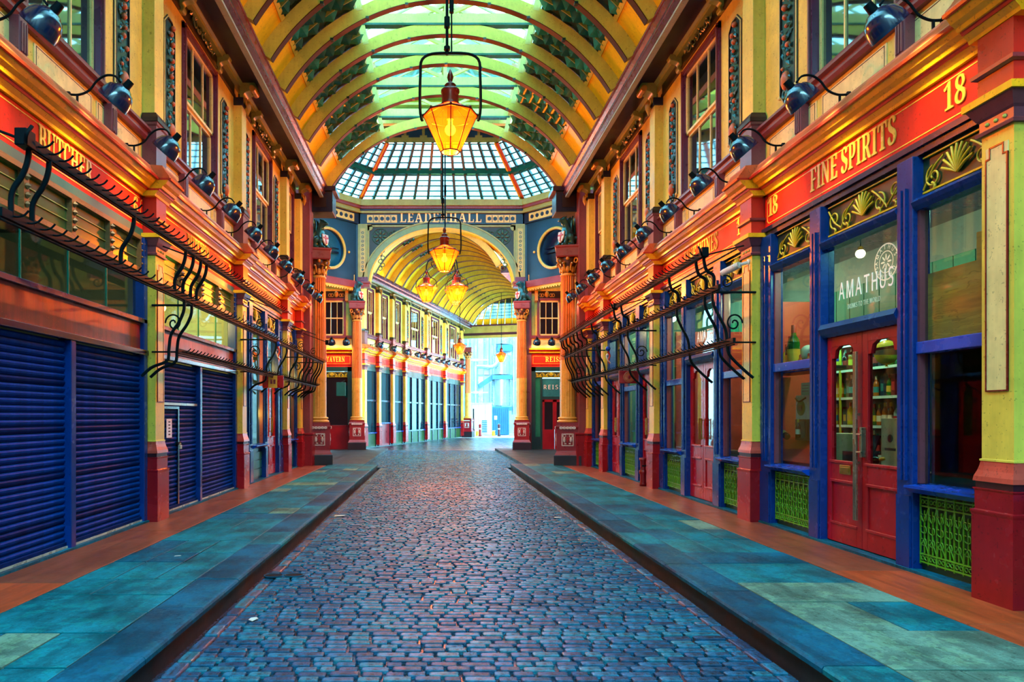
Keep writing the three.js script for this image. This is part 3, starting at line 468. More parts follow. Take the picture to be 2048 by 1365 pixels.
function overDoor(t, s, d0, d1) { put(t, 'door_transom', [prof(s, [[U + .08, 2.5], [U - .05, 2.5], [U - .08, 2.54], [U - .11, 2.6], [U - .08, 2.66], [U + .08, 2.66]], d0, d1)], M.blue); put(t, 'pane', bx(s, U + .02, U + .026, 2.66, 3.58, d0, d1), M.glass); fanlight(t, s, d0, d1); }
function header(t, s, a, b) { put(t, 'header', [bx(s, U - .03, U + .1, 4.13, 4.26, a, b), bx(s, U - .06, U, 4.2, 4.26, a, b)], M.blueDark); }
function shopfront(s, a, b, label) { const t = thing('shopfront', label, 'shopfront', [s * U, 0, -(a + b) / 2]); header(t, s, a, b); return t; }

{ // the wine shop's first bay, door with the long steel handle between two windows
  const t = shopfront(1, 6.0, 10.22, 'blue shopfront under FINE SPIRITS with one boarded window and green grilles');
  post(t, 1, 9.9, 10.22); shopWindow(t, 1, 8.87, 9.9); post(t, 1, 8.62, 8.87); overDoor(t, 1, 7.19, 8.62); post(t, 1, 6.95, 7.19);
  shopWindow(t, 1, 6.0, 6.95);
  shopDoor(1, 7.19, 8.62, { handle: 'long' });
  const ply = thing('plywood_board', 'brown plywood sheet boarding the upper window next to the nearest pier', 'board', [U + .06, 2.28, -6.62]);
  put(ply, 'sheet', [bx(1, U + .05, U + .07, 2.285, 2.95, 6.02, 6.93)], M.ply); put(ply, 'offcut', bx(1, U + .055, U + .075, 2.95, 3.2, 6.02, 6.3), M.ply);
  const darkBox = thing('added_window_box', 'added light-blocking cupboard behind the lower window next to the nearest pier', 'blackout_box', [U + .6, .85, -6.5]); put(darkBox, 'back', bx(1, U + 1.5, U + 1.53, .85, 2.3, 6.1, 8.4), M.navy); put(darkBox, 'side', bx(1, U + .12, U + 1.5, .85, 2.3, 6.1, 6.13), M.navy); put(darkBox, 'side', bar([U + .14, 1.575, -6.97], [U + 1.5, 1.575, -8.4], .03, 1.45), M.navy); put(darkBox, 'top', bx(1, U + .12, U + 1.5, 2.28, 2.31, 6.1, 8.4), M.navy); put(darkBox, 'floor_board', bx(1, U + .12, U + 1.5, .85, .88, 6.1, 8.4), M.navy);  // closed box added to shut out shop light, so the pane looks dark
  const name = thing('window_lettering', 'large white shop name and round seal on the glass over the steel-handled door', 'lettering', [U + .018, 2.9, -7.98]);
  put(name, 'lettering', onWall(fit(letters('AMATHUS', .205, .004, sans, 1, .05), 1.0), 1, U + .014, 2.93, 7.88), plain('#f4f6ee', .5));
  put(name, 'small_lettering', onWall(fit(letters('DRINKS TO THE WORLD', .055, .003, sans, 1, .008), .6), 1, U + .014, 2.8, 7.9), plain('#b8d0b8', .5));
  const seal = [at(new THREE.RingGeometry(.185, .2, 40), 0, 0, 0), at(new THREE.RingGeometry(.11, .12, 32), 0, 0, 0)]; 'AMATHUS DRINKS'.split('').forEach((ch, i) => { if (ch === ' ') return; const g = letters(ch, .045, .002, sans), a = Math.PI * .98 - i * .46; g.translate(0, .14, 0).rotateZ(a - Math.PI / 2); seal.push(g); }); for (let k = 0; k < 8; k++) seal.push(at(new THREE.CircleGeometry(.022, 8).scale(.5, 1.6, 1), 0, .055, 0).rotateZ(k * Math.PI / 4)); 
  put(name, 'seal', onWall(merge(seal.map((g) => norm(g))), 1, U + .012, 3.2, 7.5), plain('#e8e6c8', .5));
}
{ // second bay
  const t = shopfront(1, 10.58, 14.82, 'blue shopfront under FINE WINES with red walls showing behind the glass');
  post(t, 1, 14.5, 14.82); shopWindow(t, 1, 13.5, 14.5); post(t, 1, 13.25, 13.5); overDoor(t, 1, 11.95, 13.25); post(t, 1, 11.65, 11.95); shopWindow(t, 1, 10.75, 11.65); post(t, 1, 10.58, 10.75);
  shopDoor(1, 11.95, 13.25);
  const name = thing('window_lettering', 'smaller white shop name on the glass over the brass-handled door', 'lettering', [U + .018, 2.86, -12.6]);
  put(name, 'lettering', onWall(fit(letters('AMATHUS', .19, .004, sans, 1, .045), .95), 1, U + .014, 2.9, 12.45), plain('#f4f6ee', .5));
}
{ // third bay
  const t = shopfront(1, 15.18, 19.27, 'dark blue shopfront behind the hanging red sign on the right');
  post(t, 1, 19.1, 19.27); overDoor(t, 1, 18.0, 19.1); post(t, 1, 17.75, 18.0); shopWindow(t, 1, 16.6, 17.75); post(t, 1, 16.3, 16.6); overDoor(t, 1, 15.35, 16.3); post(t, 1, 15.18, 15.35);
  shopDoor(1, 18.0, 19.1); shopDoor(1, 15.35, 16.3);
  const e = shopfront(1, 19.63, 21.22, 'narrow dark blue shopfront next to the right fluted column'); post(e, 1, 21.0, 21.22); shopWindow(e, 1, 19.85, 21.0, { rail: 2.5 }); post(e, 1, 19.63, 19.85);
}
// left: two shuttered butchers
function butcher(a, b, split, label, warm) {
  const s = -1, t = thing('shopfront', label, 'shopfront', [s * U, 0, -(a + b) / 2]);
  put(t, 'header', [bx(s, U - .02, U + .1, 4.12, 4.26, a, b)], M.teal);
  for (const y of [4.08, 3.62]) put(t, 'brown_frame', bx(s, U - .05, U + .05, y, y + .06, a, b), M.brownFrame);
  const n = 4, w = (b - a - .2) / n;
  for (let k = 0; k <= n; k++) { const x = a + .1 + k * w; put(t, 'carved_mullion', [bx(s, U - .05, U + .05, 3.68, 4.08, x - .045, x + .045), ...[0, 1, 2, 3].map((j) => at(new THREE.OctahedronGeometry(.04, 0), s * (U - .06), 3.74 + j * .095, -x))], M.brownFrame); }
  for (let k = 0; k < n; k++) { const x0 = a + .145 + k * w, x1 = a + .055 + (k + 1) * w; for (let j = 0; j < 3; j++) { const y = 3.69 + j * .132; put(t, 'louvre', bar([s * (U + .02), y + .065, -x0], [s * (U + .02), y + .065, -x1], .008, .13).translate(s * 0, 0, 0), M.greenGlass); put(t, 'louvre_edge', bx(s, U - .0, U + .03, y - .004, y + .004, x0, x1), M.greenPanel); } }
  for (let k = 0; k < n; k++) { const x0 = a + .1 + k * w, x1 = x0 + w; put(t, 'pane', bx(s, U + .03, U + .038, 2.95, 3.62, x0 + .006, x1 - .006), M.glass); if (k) put(t, 'glass_edge', bx(s, U + .01, U + .03, 2.95, 3.62, x0 - .006, x0 + .006), M.interiorTeal); }
  put(t, 'sill', rbx(s, U - .09, U + .06, 2.88, 2.95, a, b, .01), M.blueDark);
  put(t, 'red_board', bx(s, U - .03, U + .05, 2.5, 2.88, a, b), M.boardRed);
  put(t, 'lintel', rbx(s, U - .11, U + .06, 2.42, 2.5, a, b, .012), M.navy);
  for (const g of [rbx(s, U - .09, U + .08, .02, 4.12, a, a + .12, .01), rbx(s, U - .09, U + .08, .02, 4.12, b - .12, b, .01), rbx(s, U - .1, U + .06, .02, 2.42, split - .055, split + .055, .01)]) put(t, 'post', g, M.blue);
  put(t, 'zinc_strip', bx(s, U - .06, U + .02, .03, .055, a + .12, b - .12), M.zinc);
  return t;
}
const slatPts = [[.0, 0], [-.012, .01], [-.026, .03], [-.03, .05], [-.022, .066], [-.004, .074], [.004, .074], [.004, 0]];
const slatCache = new Map();
function shutter(a, b, label, wicket) {
  const s = -1, t = thing('roller_shutter', label, 'shutter', [s * U, .05, -(a + b) / 2]), key = (b - a).toFixed(3);
  if (!slatCache.has(key)) slatCache.set(key, uvbox(merge(prof(s, slatPts.map(([u, y]) => [U + u, y]), a, b).translate(-s * U, 0, (a + b) / 2))));
  const geo = slatCache.get(key);
  for (let k = 0; k < 31; k++) copyOf(t, 'slat', geo, k % 7 === 3 ? M.shutterDark : M.shutter, 0, .03 + k * .0752, 0);
  put(t, 'bottom_bar', rbx(s, U - .05, U + .02, .05, .1, a, b, .008), M.shutterDark);
  if (wicket) {
    const [w0, w1] = wicket; put(t, 'wicket_frame', [bx(s, U - .055, U - .01, .1, 1.7, w1, w1 + .05), bx(s, U - .055, U - .01, 1.66, 1.7, w0, w1)], M.navy);
    put(t, 'wicket_rail', bx(s, U - .045, U - .01, 1.72, 1.76, w0, b), M.zinc);
  }
  return t;
}
butcher(6.2, 10.2, 8.1, 'butcher shopfront with green louvres over two blue shutters, nearer one');
butcher(10.6, 14.8, 12.5, 'butcher shopfront with lit yellow louvres, further one behind the pier');
shutter(6.32, 8.045, 'blue roller shutter nearest the camera, cut by the left picture edge'); shutter(8.155, 10.08, 'blue roller shutter just before the first left pier');
shutter(10.72, 12.445, 'blue roller shutter with the small wicket door and notice', [10.9, 11.5]); shutter(12.555, 14.68, 'lighter blue roller shutter furthest along the left side');
{
  const s = -1, n = thing('paper_notice', 'white paper notice stuck on the blue wicket door', 'notice', [s * (U - .03), 1.02, -11.12]);
  put(n, 'sheet', bx(s, U - .05, U - .044, 1.2, 1.5, 11.02, 11.24), plain('#dfe6ee', .6)); put(n, 'print', [1.44, 1.39, 1.34, 1.29, 1.24].map((y) => bx(s, U - .0515, U - .049, y, y + .022, 11.09, 11.17)), plain('#3c4656', .7));
  const k = thing('padlock', 'steel padlock hanging on the wicket door frame', 'padlock', [s * (U - .07), 1.0, -11.52]); put(k, 'body', rbx(s, U - .1, U - .06, 1.0, 1.07, 11.48, 11.56, .01), M.zinc); put(k, 'shackle', at(new THREE.TorusGeometry(.028, .007, 6, 12, Math.PI).rotateY(Math.PI / 2), s * (U - .08), 1.07, -11.52), M.steel); put(k, 'hasp', bx(s, U - .075, U - .02, 1.08, 1.12, 11.44, 11.6), M.iron);
}
{ // third shop on the left
  const t = shopfront(-1, 15.18, 19.27, 'dark shopfront with a lit window of fairy lights on the left');
  post(t, -1, 15.18, 15.5); put(t, 'green_panel', bx(-1, U - .03, U + .05, .03, 3.58, 15.5, 15.8), M.teal); fanlight(t, -1, 15.5, 15.8); post(t, -1, 15.8, 16.1); shopWindow(t, -1, 16.1, 17.25, { green: true }); post(t, -1, 17.25, 17.5); overDoor(t, -1, 17.5, 18.7); post(t, -1, 18.7, 19.27);
  shopDoor(-1, 17.5, 18.7);
  const e = shopfront(-1, 19.63, 21.22, 'narrow dark shopfront next to the left fluted column'); post(e, -1, 21.0, 21.22); shopWindow(e, -1, 19.85, 21.0, { green: true }); post(e, -1, 19.63, 19.85);
}
for (const s of [-1, 1]) { const t = shopfront(s, 1.8, 5.82, `blue shopfront nearest the camera on the ${SIDE(s)}, outside the picture`); post(t, s, 5.5, 5.82); shopWindow(t, s, 3.8, 5.5); post(t, s, 3.6, 3.8); shopWindow(t, s, 2.0, 3.6); post(t, s, 1.8, 2.0); }
// ================================================================ THE GLAZED VAULTS
function arcRing(R0, R1, cy, half0, half1, thick) {                // ring sector standing across the arcade, angles from the vertical
  const sh = new THREE.Shape(), q = Math.PI / 2; sh.absarc(0, cy, R1, q - half1, q + half1, false); sh.absarc(0, cy, R0, q + half0, q - half0, true); sh.closePath();
  const g = plate(sh, thick, 0, 30); g.translate(0, 0, -thick / 2); return g;
}
function skinPatch(s, R, cy, t0, t1, d0, d1, thick = .03, n = 5) { // curved plate between two angles
  const sh = new THREE.Shape(); const P = (r, t) => [s * r * Math.sin(t), cy + r * Math.cos(t)];
  for (let i = 0; i <= n; i++) { const p = P(R, t0 + (t1 - t0) * i / n); i ? sh.lineTo(...p) : sh.moveTo(...p); }
  for (let i = n; i >= 0; i--) sh.lineTo(...P(R + thick, t0 + (t1 - t0) * i / n));
  const g = new THREE.ExtrudeGeometry(sh, { depth: d1 - d0, bevelEnabled: false }); g.translate(0, 0, -d1); return g;
}
const DIAMOND = (() => { const g = new THREE.ConeGeometry(1, 1, 4, 1, false); g.translate(0, .5, 0); g.rotateX(Math.PI / 2); return norm(g); })();   // four-sided stud, tip on +z
function vault(name, F, ribs, o) {
  const { R, cy, spring } = o, skinR = R + .3, lan = o.lantern ?? 2.05, t1 = Math.asin(o.skinEdge / skinR), tL = Math.asin(lan / skinR), tM = tL + (t1 - tL) * (o.share ?? .62), half = Math.asin(spring / R), collar = cy + R + .26, n = ribs.length, a = ribs[0], b = ribs[n - 1];
  const root = struct(name, [0, cy + R, -(a + b) / 2], F, 'barrel vault of painted ribs, yellow boards and glass');
  const rel = (x, y, z) => [x - root.base[0], y - root.base[1], z - root.base[2]];
  const ribGeo = uvbox(merge(arcRing(R, R + .28, cy, half, half, .15))), edgeGeo = uvbox(merge([arcRing(R - .014, R, cy, half, half, .165)])), boltGeo = uvbox(merge(Array.from({ length: 7 }, (_, i) => { const t = (i - 3) * .22; return at(new THREE.BoxGeometry(.07, .05, .1), (R - .04) * Math.sin(t), cy + (R - .04) * Math.cos(t), .09); })));
  const collarGeo = uvbox(merge([bx(1, -lan - .05, lan + .05, collar, collar + .24, -.06, .06)])), underGeo = uvbox(merge(bx(1, -lan, lan, collar - .05, collar, -.09, .09)));
  const postGeo = uvbox(merge([-1, 1].map((s) => bar([s * (lan - .12), cy + Math.sqrt((R + .2) ** 2 - (lan - .12) ** 2), 0], [s * lan, collar + .05, 0], .16, .13))));
  const eaveY = collar + .3, ridgeY = collar + (o.rise ?? 1.35), rafters = uvbox(merge([-1, 1].map((s) => bar([s * (lan + .1), eaveY, 0], [0, ridgeY, 0], .1, .14)).concat([-1, 1].map((s) => bar([0, collar + .22, 0], [s * lan * .55, eaveY + (ridgeY - eaveY) * .42, 0], .07, .08))).concat([bx(1, -.05, .05, collar, ridgeY, -.05, .05)])));
  for (const d of ribs) {
    const P = rel(0, 0, -d); copyOf(root, 'rib', ribGeo, M.rib, ...P); copyOf(root, 'rib_edge', edgeGeo, M.brownLine, ...P);
    if (o.detail) { copyOf(root, 'rib_bolts', boltGeo, M.tealDark, ...P); copyOf(root, 'collar_beam', collarGeo, M.beam, ...P); copyOf(root, 'collar_flange', underGeo, M.lattice, ...P); copyOf(root, 'strut', postGeo, M.beam, ...P); copyOf(root, 'truss', rafters, M.beam, ...P); }
  }
  const studs = [];
  for (let i = 0; i + 1 < n; i++) {
    const d0 = ribs[i] + .085, d1 = ribs[i + 1] - .085;
    for (const s of [-1, 1]) {
      const e0 = ribs[i], e1 = ribs[i + 1];
      put(root, 'yellow_board', skinPatch(s, skinR - .02, cy, tM, t1, e0, e1), M.vaultPanel);
      put(root, 'lattice_ground', skinPatch(s, skinR + .02, cy, tL, tM, e0, e1, .03, 6), M.latticeBack);
      put(root, 'board_head', skinPatch(s, skinR - .05, cy, tM - .012, tM + .012, d0, d1, .07, 1), M.vaultPanelPale);
      if (!o.detail) put(root, 'pale_board', skinPatch(s, skinR - .01, cy, tL + (tM - tL) * .55, tM, d0, d1), M.rib);
      for (const f of [.33, .67]) { const x = d0 + (d1 - d0) * f; put(root, 'lattice_bar', skinPatch(s, skinR - .06, cy, tL, tM, x - .014, x + .014, .07, 6), M.bar); }
      const rows = o.detail ? 7 : 4, cols = 3, w = (d1 - d0) / cols, da = (tM - tL) / rows * (o.detail ? 1 : .5);
      for (let r = 0; r < rows; r++) for (let c = 0; c < cols; c++) { const t = tL + da * (r + .5), x = d0 + w * (c + .5) + (r % 2 ? w * .5 : 0); if (x > d1 - .02) continue; studs.push([s, t, x, w * .5, da * skinR * .98]); }
    }
    put(root, 'purlin', [bx(1, -lan - .12, -lan + .06, collar + .02, collar + .3, d0, d1), bx(1, lan - .06, lan + .12, collar + .02, collar + .3, d0, d1)], M.beam);
    if (o.detail) for (const s of [-1, 1]) {                        // sloping roof lights over the crown
      const k = 4, w = (d1 - d0) / k, L = Math.hypot(lan + .1, ridgeY - eaveY);
      for (let j = 0; j < k; j++) { const x = d0 + w * (j + .5); put(root, 'roof_pane', [bar([s * (lan + .08), eaveY + .09, -x], [s * .04, ridgeY + .09, -x], w - .03, .006)], M.skyGlass); put(root, 'glazing_bar', bar([s * (lan + .08), eaveY + .09, -(d0 + w * j)], [s * .04, ridgeY + .09, -(d0 + w * j)], .035, .05), M.beam); }
    }
  }
  if (o.detail) { put(root, 'ridge', bx(1, -.08, .08, ridgeY, ridgeY + .16, a, b), M.beam); for (const s of [-1, 1]) put(root, 'side_light', bx(s, lan + .06, lan + .07, cy + Math.sqrt(skinR ** 2 - lan * lan) - .02, collar + .02, a, b), M.skyGlass); }
  else put(root, 'crown_board', skinPatch(1, skinR, cy, -tL, tL, a, b, .04, 12), M.rib);
  // diamond studs of the lattice: the nearest ones as pieces, the rest together
  studs.sort((p, q) => Math.abs(p[2] - 16) - Math.abs(q[2] - 16));
  const mats = [M.lattice, M.latticeLight, M.lattice], rest = [];
  studs.forEach(([s, t, x, w, h], i) => {
    const nrm = V(-s * Math.sin(t), -Math.cos(t), 0), up = V(-s * Math.cos(t), Math.sin(t), 0), side = V().crossVectors(up, nrm), m = new THREE.Matrix4().makeBasis(side.multiplyScalar(w * .98), up.multiplyScalar(h), nrm.multiplyScalar(.16));
    m.setPosition(...rel(s * (skinR + .02) * Math.sin(t), cy + (skinR + .02) * Math.cos(t), -x));
    if (i < 250 && o.detail) { const e = shade(new THREE.Mesh(DIAMOND, mats[i % 3])); e.name = 'diamond_pane'; e.applyMatrix4(m); root.add(e); } else rest.push(DIAMOND.clone().applyMatrix4(m));
  });
  if (rest.length) { const m = shade(new THREE.Mesh(merge(rest), M.lattice)); m.name = 'diamond_panes'; m.userData.kind = 'stuff'; root.add(m); }
  return root;
}
const RIBS = [-1.3, .1, 1.5, 2.9, 4.3, 5.7, 7.1, 8.5, 9.9, 11.3, 12.7, 14.05, 15.4, 16.8, 18.2, 19.95, 22.0];
vault('ceiling', HERE, RIBS, { R: 4.17, cy: 6.51, spring: 3.56, skinEdge: 3.92, detail: true });
// uplights standing behind the gutters, one to each bay of the vault
for (const s of [-1, 1]) for (let i = 6; i + 1 < RIBS.length; i++) {
  const d = (RIBS[i] + RIBS[i + 1]) / 2, t = thing('gutter_uplight', `${ORD[i - 6]} small uplight behind the ${SIDE(s)} gutter, counted from the camera`, 'uplight', [s * 3.86, 8.74, -d], HERE, 'uplights behind the gutters');
  put(t, 'case', [bx(s, 3.83, 3.9, 8.74, 8.8, d - .28, d + .28)], M.iron); put(t, 'tube', bx(s, 3.845, 3.885, 8.8, 8.815, d - .26, d + .26), glow('#ffcf60', 3));
  const l = new THREE.RectAreaLight('#ffdc60', GLOW.uplight, .5, .05); l.position.set(s * 3.84, 8.83, -d); l.lookAt(s * 3.5, 9.9, -d); scene.add(l);
}
// ================================================================ THE OCTAGONAL CROSSING
const CX = { near: 22.3, far: 33.2, w: 3.95, W: 6.3, mid: 27.75 };
// fluted columns on painted pedestals
function flutedShaft(r0, r1, y0, y1, flutes, depth, rows = 4) {
  const n = flutes * 6, pos = [], at2 = (k, j) => { const a = k / n * 2 * Math.PI, f = depth * Math.max(0, Math.cos(k / 6 * 2 * Math.PI) * .5 + .5) ** 1.5, y = y0 + (y1 - y0) * j / rows, r = r0 + (r1 - r0) * j / rows - f; return [r * Math.sin(a), y, r * Math.cos(a)]; };
  for (let j = 0; j < rows; j++) for (let k = 0; k < n; k++) { const a = at2(k, j), b = at2(k + 1, j), c = at2(k + 1, j + 1), d = at2(k, j + 1); pos.push(...a, ...b, ...c, ...a, ...c, ...d); }
  const g = new THREE.BufferGeometry(); g.setAttribute('position', new THREE.Float32BufferAttribute(pos, 3)); g.computeVertexNormals(); return norm(g);
}
const COLUMN = (() => {
  const o = new THREE.Group(), add = (name, geoms, mat, label, p = o) => { const m = shade(new THREE.Mesh(uvbox(merge(geoms)), mat)); m.name = name; if (label) m.userData.label = label; p.add(m); return m; };
  const P = (rows) => octo(rows.map(([y, r]) => [y, r / Math.cos(Math.PI / 4)]), Math.PI / 4, 4);
  add('plinth', P([[-.14, .42], [.3, .42], [.32, .40]]), M.plinthDark);
  const ped = add('pedestal', P([[.32, .40], [.36, .385], [.42, .35], [.46, .345], [.72, .345], [1.14, .345]]), M.maroon);
  const pcap = add('pedestal_cap', P([[1.14, .36], [1.2, .37], [1.26, .345], [1.34, .34]]), M.redDark);
  add('pedestal_scroll', [0, 1, 2, 3].flatMap((k) => [at(new THREE.BoxGeometry(.5, .07, .03), 0, 1.17, .37), ...[-.2, -.1, 0, .1, .2].map((x) => at(new THREE.TorusGeometry(.035, .012, 4, 8), x, 1.17, .385))].map((g) => g.rotateY(k * Math.PI / 2))), M.offwhite, 'white scrolled relief band', pcap);
  const side = (k) => [at(new THREE.BoxGeometry(.34, .03, .02), 0, .98, .35), at(new THREE.BoxGeometry(.34, .03, .02), 0, .62, .35), at(new THREE.BoxGeometry(.03, .38, .02), -.17, .8, .35), at(new THREE.BoxGeometry(.03, .38, .02), .17, .8, .35), ...[-1, 1].flatMap((e) => [at(new THREE.SphereGeometry(.06, 8, 6).scale(.7, 1.4, .4), e * .1, .8, .355), at(new THREE.TorusGeometry(.045, .014, 4, 8), e * .1, .92, .355), at(new THREE.SphereGeometry(.04, 6, 5).scale(1, .6, .4), e * .07, .68, .355)])].map((g) => g.rotateY(k * Math.PI / 2));
  add('crest_relief', [0, 1, 2, 3].flatMap(side), M.offwhite, 'white relief of supporters in a frame', ped);
  add('crest_cross', [0, 1, 2, 3].flatMap((k) => [at(new THREE.BoxGeometry(.035, .17, .02), 0, .81, .365), at(new THREE.BoxGeometry(.11, .035, .02), 0, .83, .365)].map((g) => g.rotateY(k * Math.PI / 2))), M.crossRed, 'red cross on the crest', ped);
  add('base', lathe([[.3, 1.34], [.32, 1.34], [.335, 1.37], [.32, 1.4], [.28, 1.41], [.275, 1.43], [.3, 1.45], [.31, 1.475], [.295, 1.5], [.25, 1.51]], 28), M.colLower);
  add('lower_shaft', [flutedShaft(.245, .24, 1.5, 3.3, 18, .008)], M.colLower);
  add('upper_shaft', [flutedShaft(.24, .215, 3.3, 5.95, 18, .026)], M.colUpper);
  add('neck', lathe([[.2, 5.93], [.235, 5.95], [.24, 5.98], [.22, 6.0], [.2, 6.03]], 24), M.colLower);
  const bell = add('capital_bell', lathe([[.2, 6.02], [.22, 6.1], [.25, 6.3], [.32, 6.48], [.2, 6.5]], 20), M.capitalDark);
  const L = []; for (let k = 0; k < 8; k++) { const a = k * Math.PI / 4; L.push(at(new THREE.SphereGeometry(.09, 7, 5).scale(.8, 1.2, .5), 0, 6.14, .22).rotateY(a)); L.push(tube([[0, 6.1, .22], [0, 6.25, .27], [0, 6.33, .34], [0, 6.28, .37]], .03, 8, 5).rotateY(a + .39)); }
  for (let k = 0; k < 4; k++) { const a = k * Math.PI / 2 + Math.PI / 4; L.push(at(new THREE.TorusGeometry(.075, .03, 6, 12).rotateY(Math.PI / 2), 0, 6.4, .36).rotateY(a)); L.push(at(new THREE.SphereGeometry(.06, 7, 5), 0, 6.46, .3).rotateY(a + Math.PI / 4)); }
  add('capital_leaves', L, M.capital, '', bell);
  add('abacus', P([[6.5, .33], [6.54, .36], [6.78, .36], [6.82, .39], [6.86, .39]]), M.mauve);
  return o;
})();
function column(F, x, d, turn, label, y = 0) { const c = COLUMN.clone(); c.name = numbered('fluted_column'); const p = placeIn(F, [x, y, -d]); c.position.set(...p); c.rotation.y = F.turn + turn; tag(c, label, 'column', 'fluted columns of the crossing'); scene.add(c); return c; }
column(HERE, -4.02, 22.45, .2, 'nearer left fluted column with yellow lower shaft, left of the crossing');
column(HERE, 3.9, 22.1, -.2, 'nearer right fluted column with hook rails ending before it');
column(HERE, -3.95, 32.7, .1, 'further left fluted column beside the TAVERN wall');
column(HERE, 3.74, 32.7, -.1, 'further right fluted column with crest, beside the open end');

// winged beasts seated on the columns
const BEAST = (() => {
  const bones = [[[0, .26, -.14], .2, [0, .5, .04], .17], [[0, .5, .04], .17, [0, .72, .1], .1], [[0, .72, .1], .1, [0, .86, .2], .1], [[0, .86, .2], .1, [0, .83, .38], .055], [[0, .9, .16], .05, [0, 1.0, .08], .02],
    [[.1, .48, .08], .07, [.14, .26, .22], .055], [[.14, .26, .22], .055, [.13, .05, .27], .05], [[-.1, .48, .08], .07, [-.14, .26, .22], .055], [[-.14, .26, .22], .055, [-.13, .05, .27], .05], [[.13, .05, .27], .05, [.13, .035, .36], .04], [[-.13, .05, .27], .05, [-.13, .035, .36], .04],
    [[.12, .24, -.14], .14, [.2, .3, .08], .09], [[.2, .3, .08], .09, [.2, .08, .0], .06], [[.2, .08, .0], .06, [.2, .04, .14], .05], [[-.12, .24, -.14], .14, [-.2, .3, .08], .09], [[-.2, .3, .08], .09, [-.2, .08, .0], .06], [[-.2, .08, .0], .06, [-.2, .04, .14], .05],
    [[0, .16, -.3], .09, [.18, .1, -.36], .06], [[.18, .1, -.36], .06, [.32, .16, -.2], .045], [[.32, .16, -.2], .045, [.3, .3, -.08], .03],
    [[.05, .93, .2], .03, [.09, 1.0, .13], .012], [[-.05, .93, .2], .03, [-.09, 1.0, .13], .012]];
  const N = 56, mc = new MarchingCubes(N, new THREE.MeshStandardMaterial(), false, false, 60000), sc = .62, oy = .53;
  const smin = (a, b, k) => { const h = Math.max(k - Math.abs(a - b), 0) / k; return Math.min(a, b) - h * h * k / 4; };
  mc.isolation = 0;
  for (let z = 0; z < N; z++) for (let y = 0; y < N; y++) for (let x = 0; x < N; x++) {
    const h = N / 2, px = (x - h) / h * sc, py = (y - h) / h * sc + oy, pz = (z - h) / h * sc; let dist = 9;
    for (const [a, ra, b, rb] of bones) { const abx = b[0] - a[0], aby = b[1] - a[1], abz = b[2] - a[2], t = clamp01(((px - a[0]) * abx + (py - a[1]) * aby + (pz - a[2]) * abz) / (abx * abx + aby * aby + abz * abz)); dist = smin(dist, Math.hypot(px - a[0] - abx * t, py - a[1] - aby * t, pz - a[2] - abz * t) - (ra + (rb - ra) * t), .06); }
    mc.field[N * N * z + N * y + x] = -dist;
  }
  mc.update();
  const g = new THREE.BufferGeometry(); g.setAttribute('position', new THREE.BufferAttribute(mc.positionArray.slice(0, mc.count * 3), 3)); g.setAttribute('normal', new THREE.BufferAttribute(mc.normalArray.slice(0, mc.count * 3), 3)); g.scale(sc, sc, sc); g.translate(0, oy, 0);
  const body = uvbox(norm(g)), wings = [];
  for (const e of [-1, 1]) { const sh = new THREE.Shape(); sh.moveTo(0, 0); sh.bezierCurveTo(-.05, .25, 0, .5, .16, .62); sh.lineTo(.24, .48); sh.lineTo(.3, .5); sh.lineTo(.33, .34); sh.lineTo(.4, .34); sh.lineTo(.38, .18); sh.lineTo(.44, .14); sh.lineTo(.34, -.04); sh.lineTo(.14, -.1); sh.closePath(); const w = plate(sh, .03, .012, 6); w.rotateY(Math.PI / 2 + e * .5); wings.push(at(w, e * .13, .42, -.02)); for (let k = 0; k < 4; k++) wings.push(at(rod([0, 0, 0], [0, .5 - k * .12, -.16 - k * .08], .018, 5).rotateY(e * .5), e * .16, .4, -.03)); }
  return { body, wings: uvbox(merge(wings)), shield: uvbox(merge(at(plate(shapeOf([[-.13, .17], [.13, .17], [.13, -.02], [.07, -.14], [0, -.19], [-.07, -.14], [-.13, -.02]]), .03, .008).rotateX(-.15), 0, .3, .3))), cross: uvbox(merge([at(new THREE.BoxGeometry(.045, .3, .02).rotateX(-.15), 0, .3, .345), at(new THREE.BoxGeometry(.22, .045, .02).rotateX(-.15), 0, .36, .338)])) };
})();
function beast(x, y, d, turn, scale, label) { const t = thing('dragon_statue', label, 'statue', [x, y, -d], HERE, 'winged statues on the columns'); t.rotation.y = turn; t.scale.setScalar(scale); copyOf(t, 'body', BEAST.body, M.dragon, 0, 0, 0); copyOf(t, 'wings', BEAST.wings, M.dragon, 0, 0, 0); copyOf(t, 'shield', BEAST.shield, M.shield, 0, 0, 0); copyOf(t, 'cross', BEAST.cross, M.crossRed, 0, 0, 0); }
beast(-4.02, 6.868, 22.45, .95, .95, 'teal winged statue seated on the nearer left column'); beast(3.9, 6.868, 22.1, -.95, .95, 'teal winged statue seated on the nearer right column');
beast(-3.95, 6.868, 32.7, .8, .95, 'small teal winged statue on the further left column'); beast(3.74, 6.868, 32.7, -.8, .95, 'small teal winged statue on the further right column');

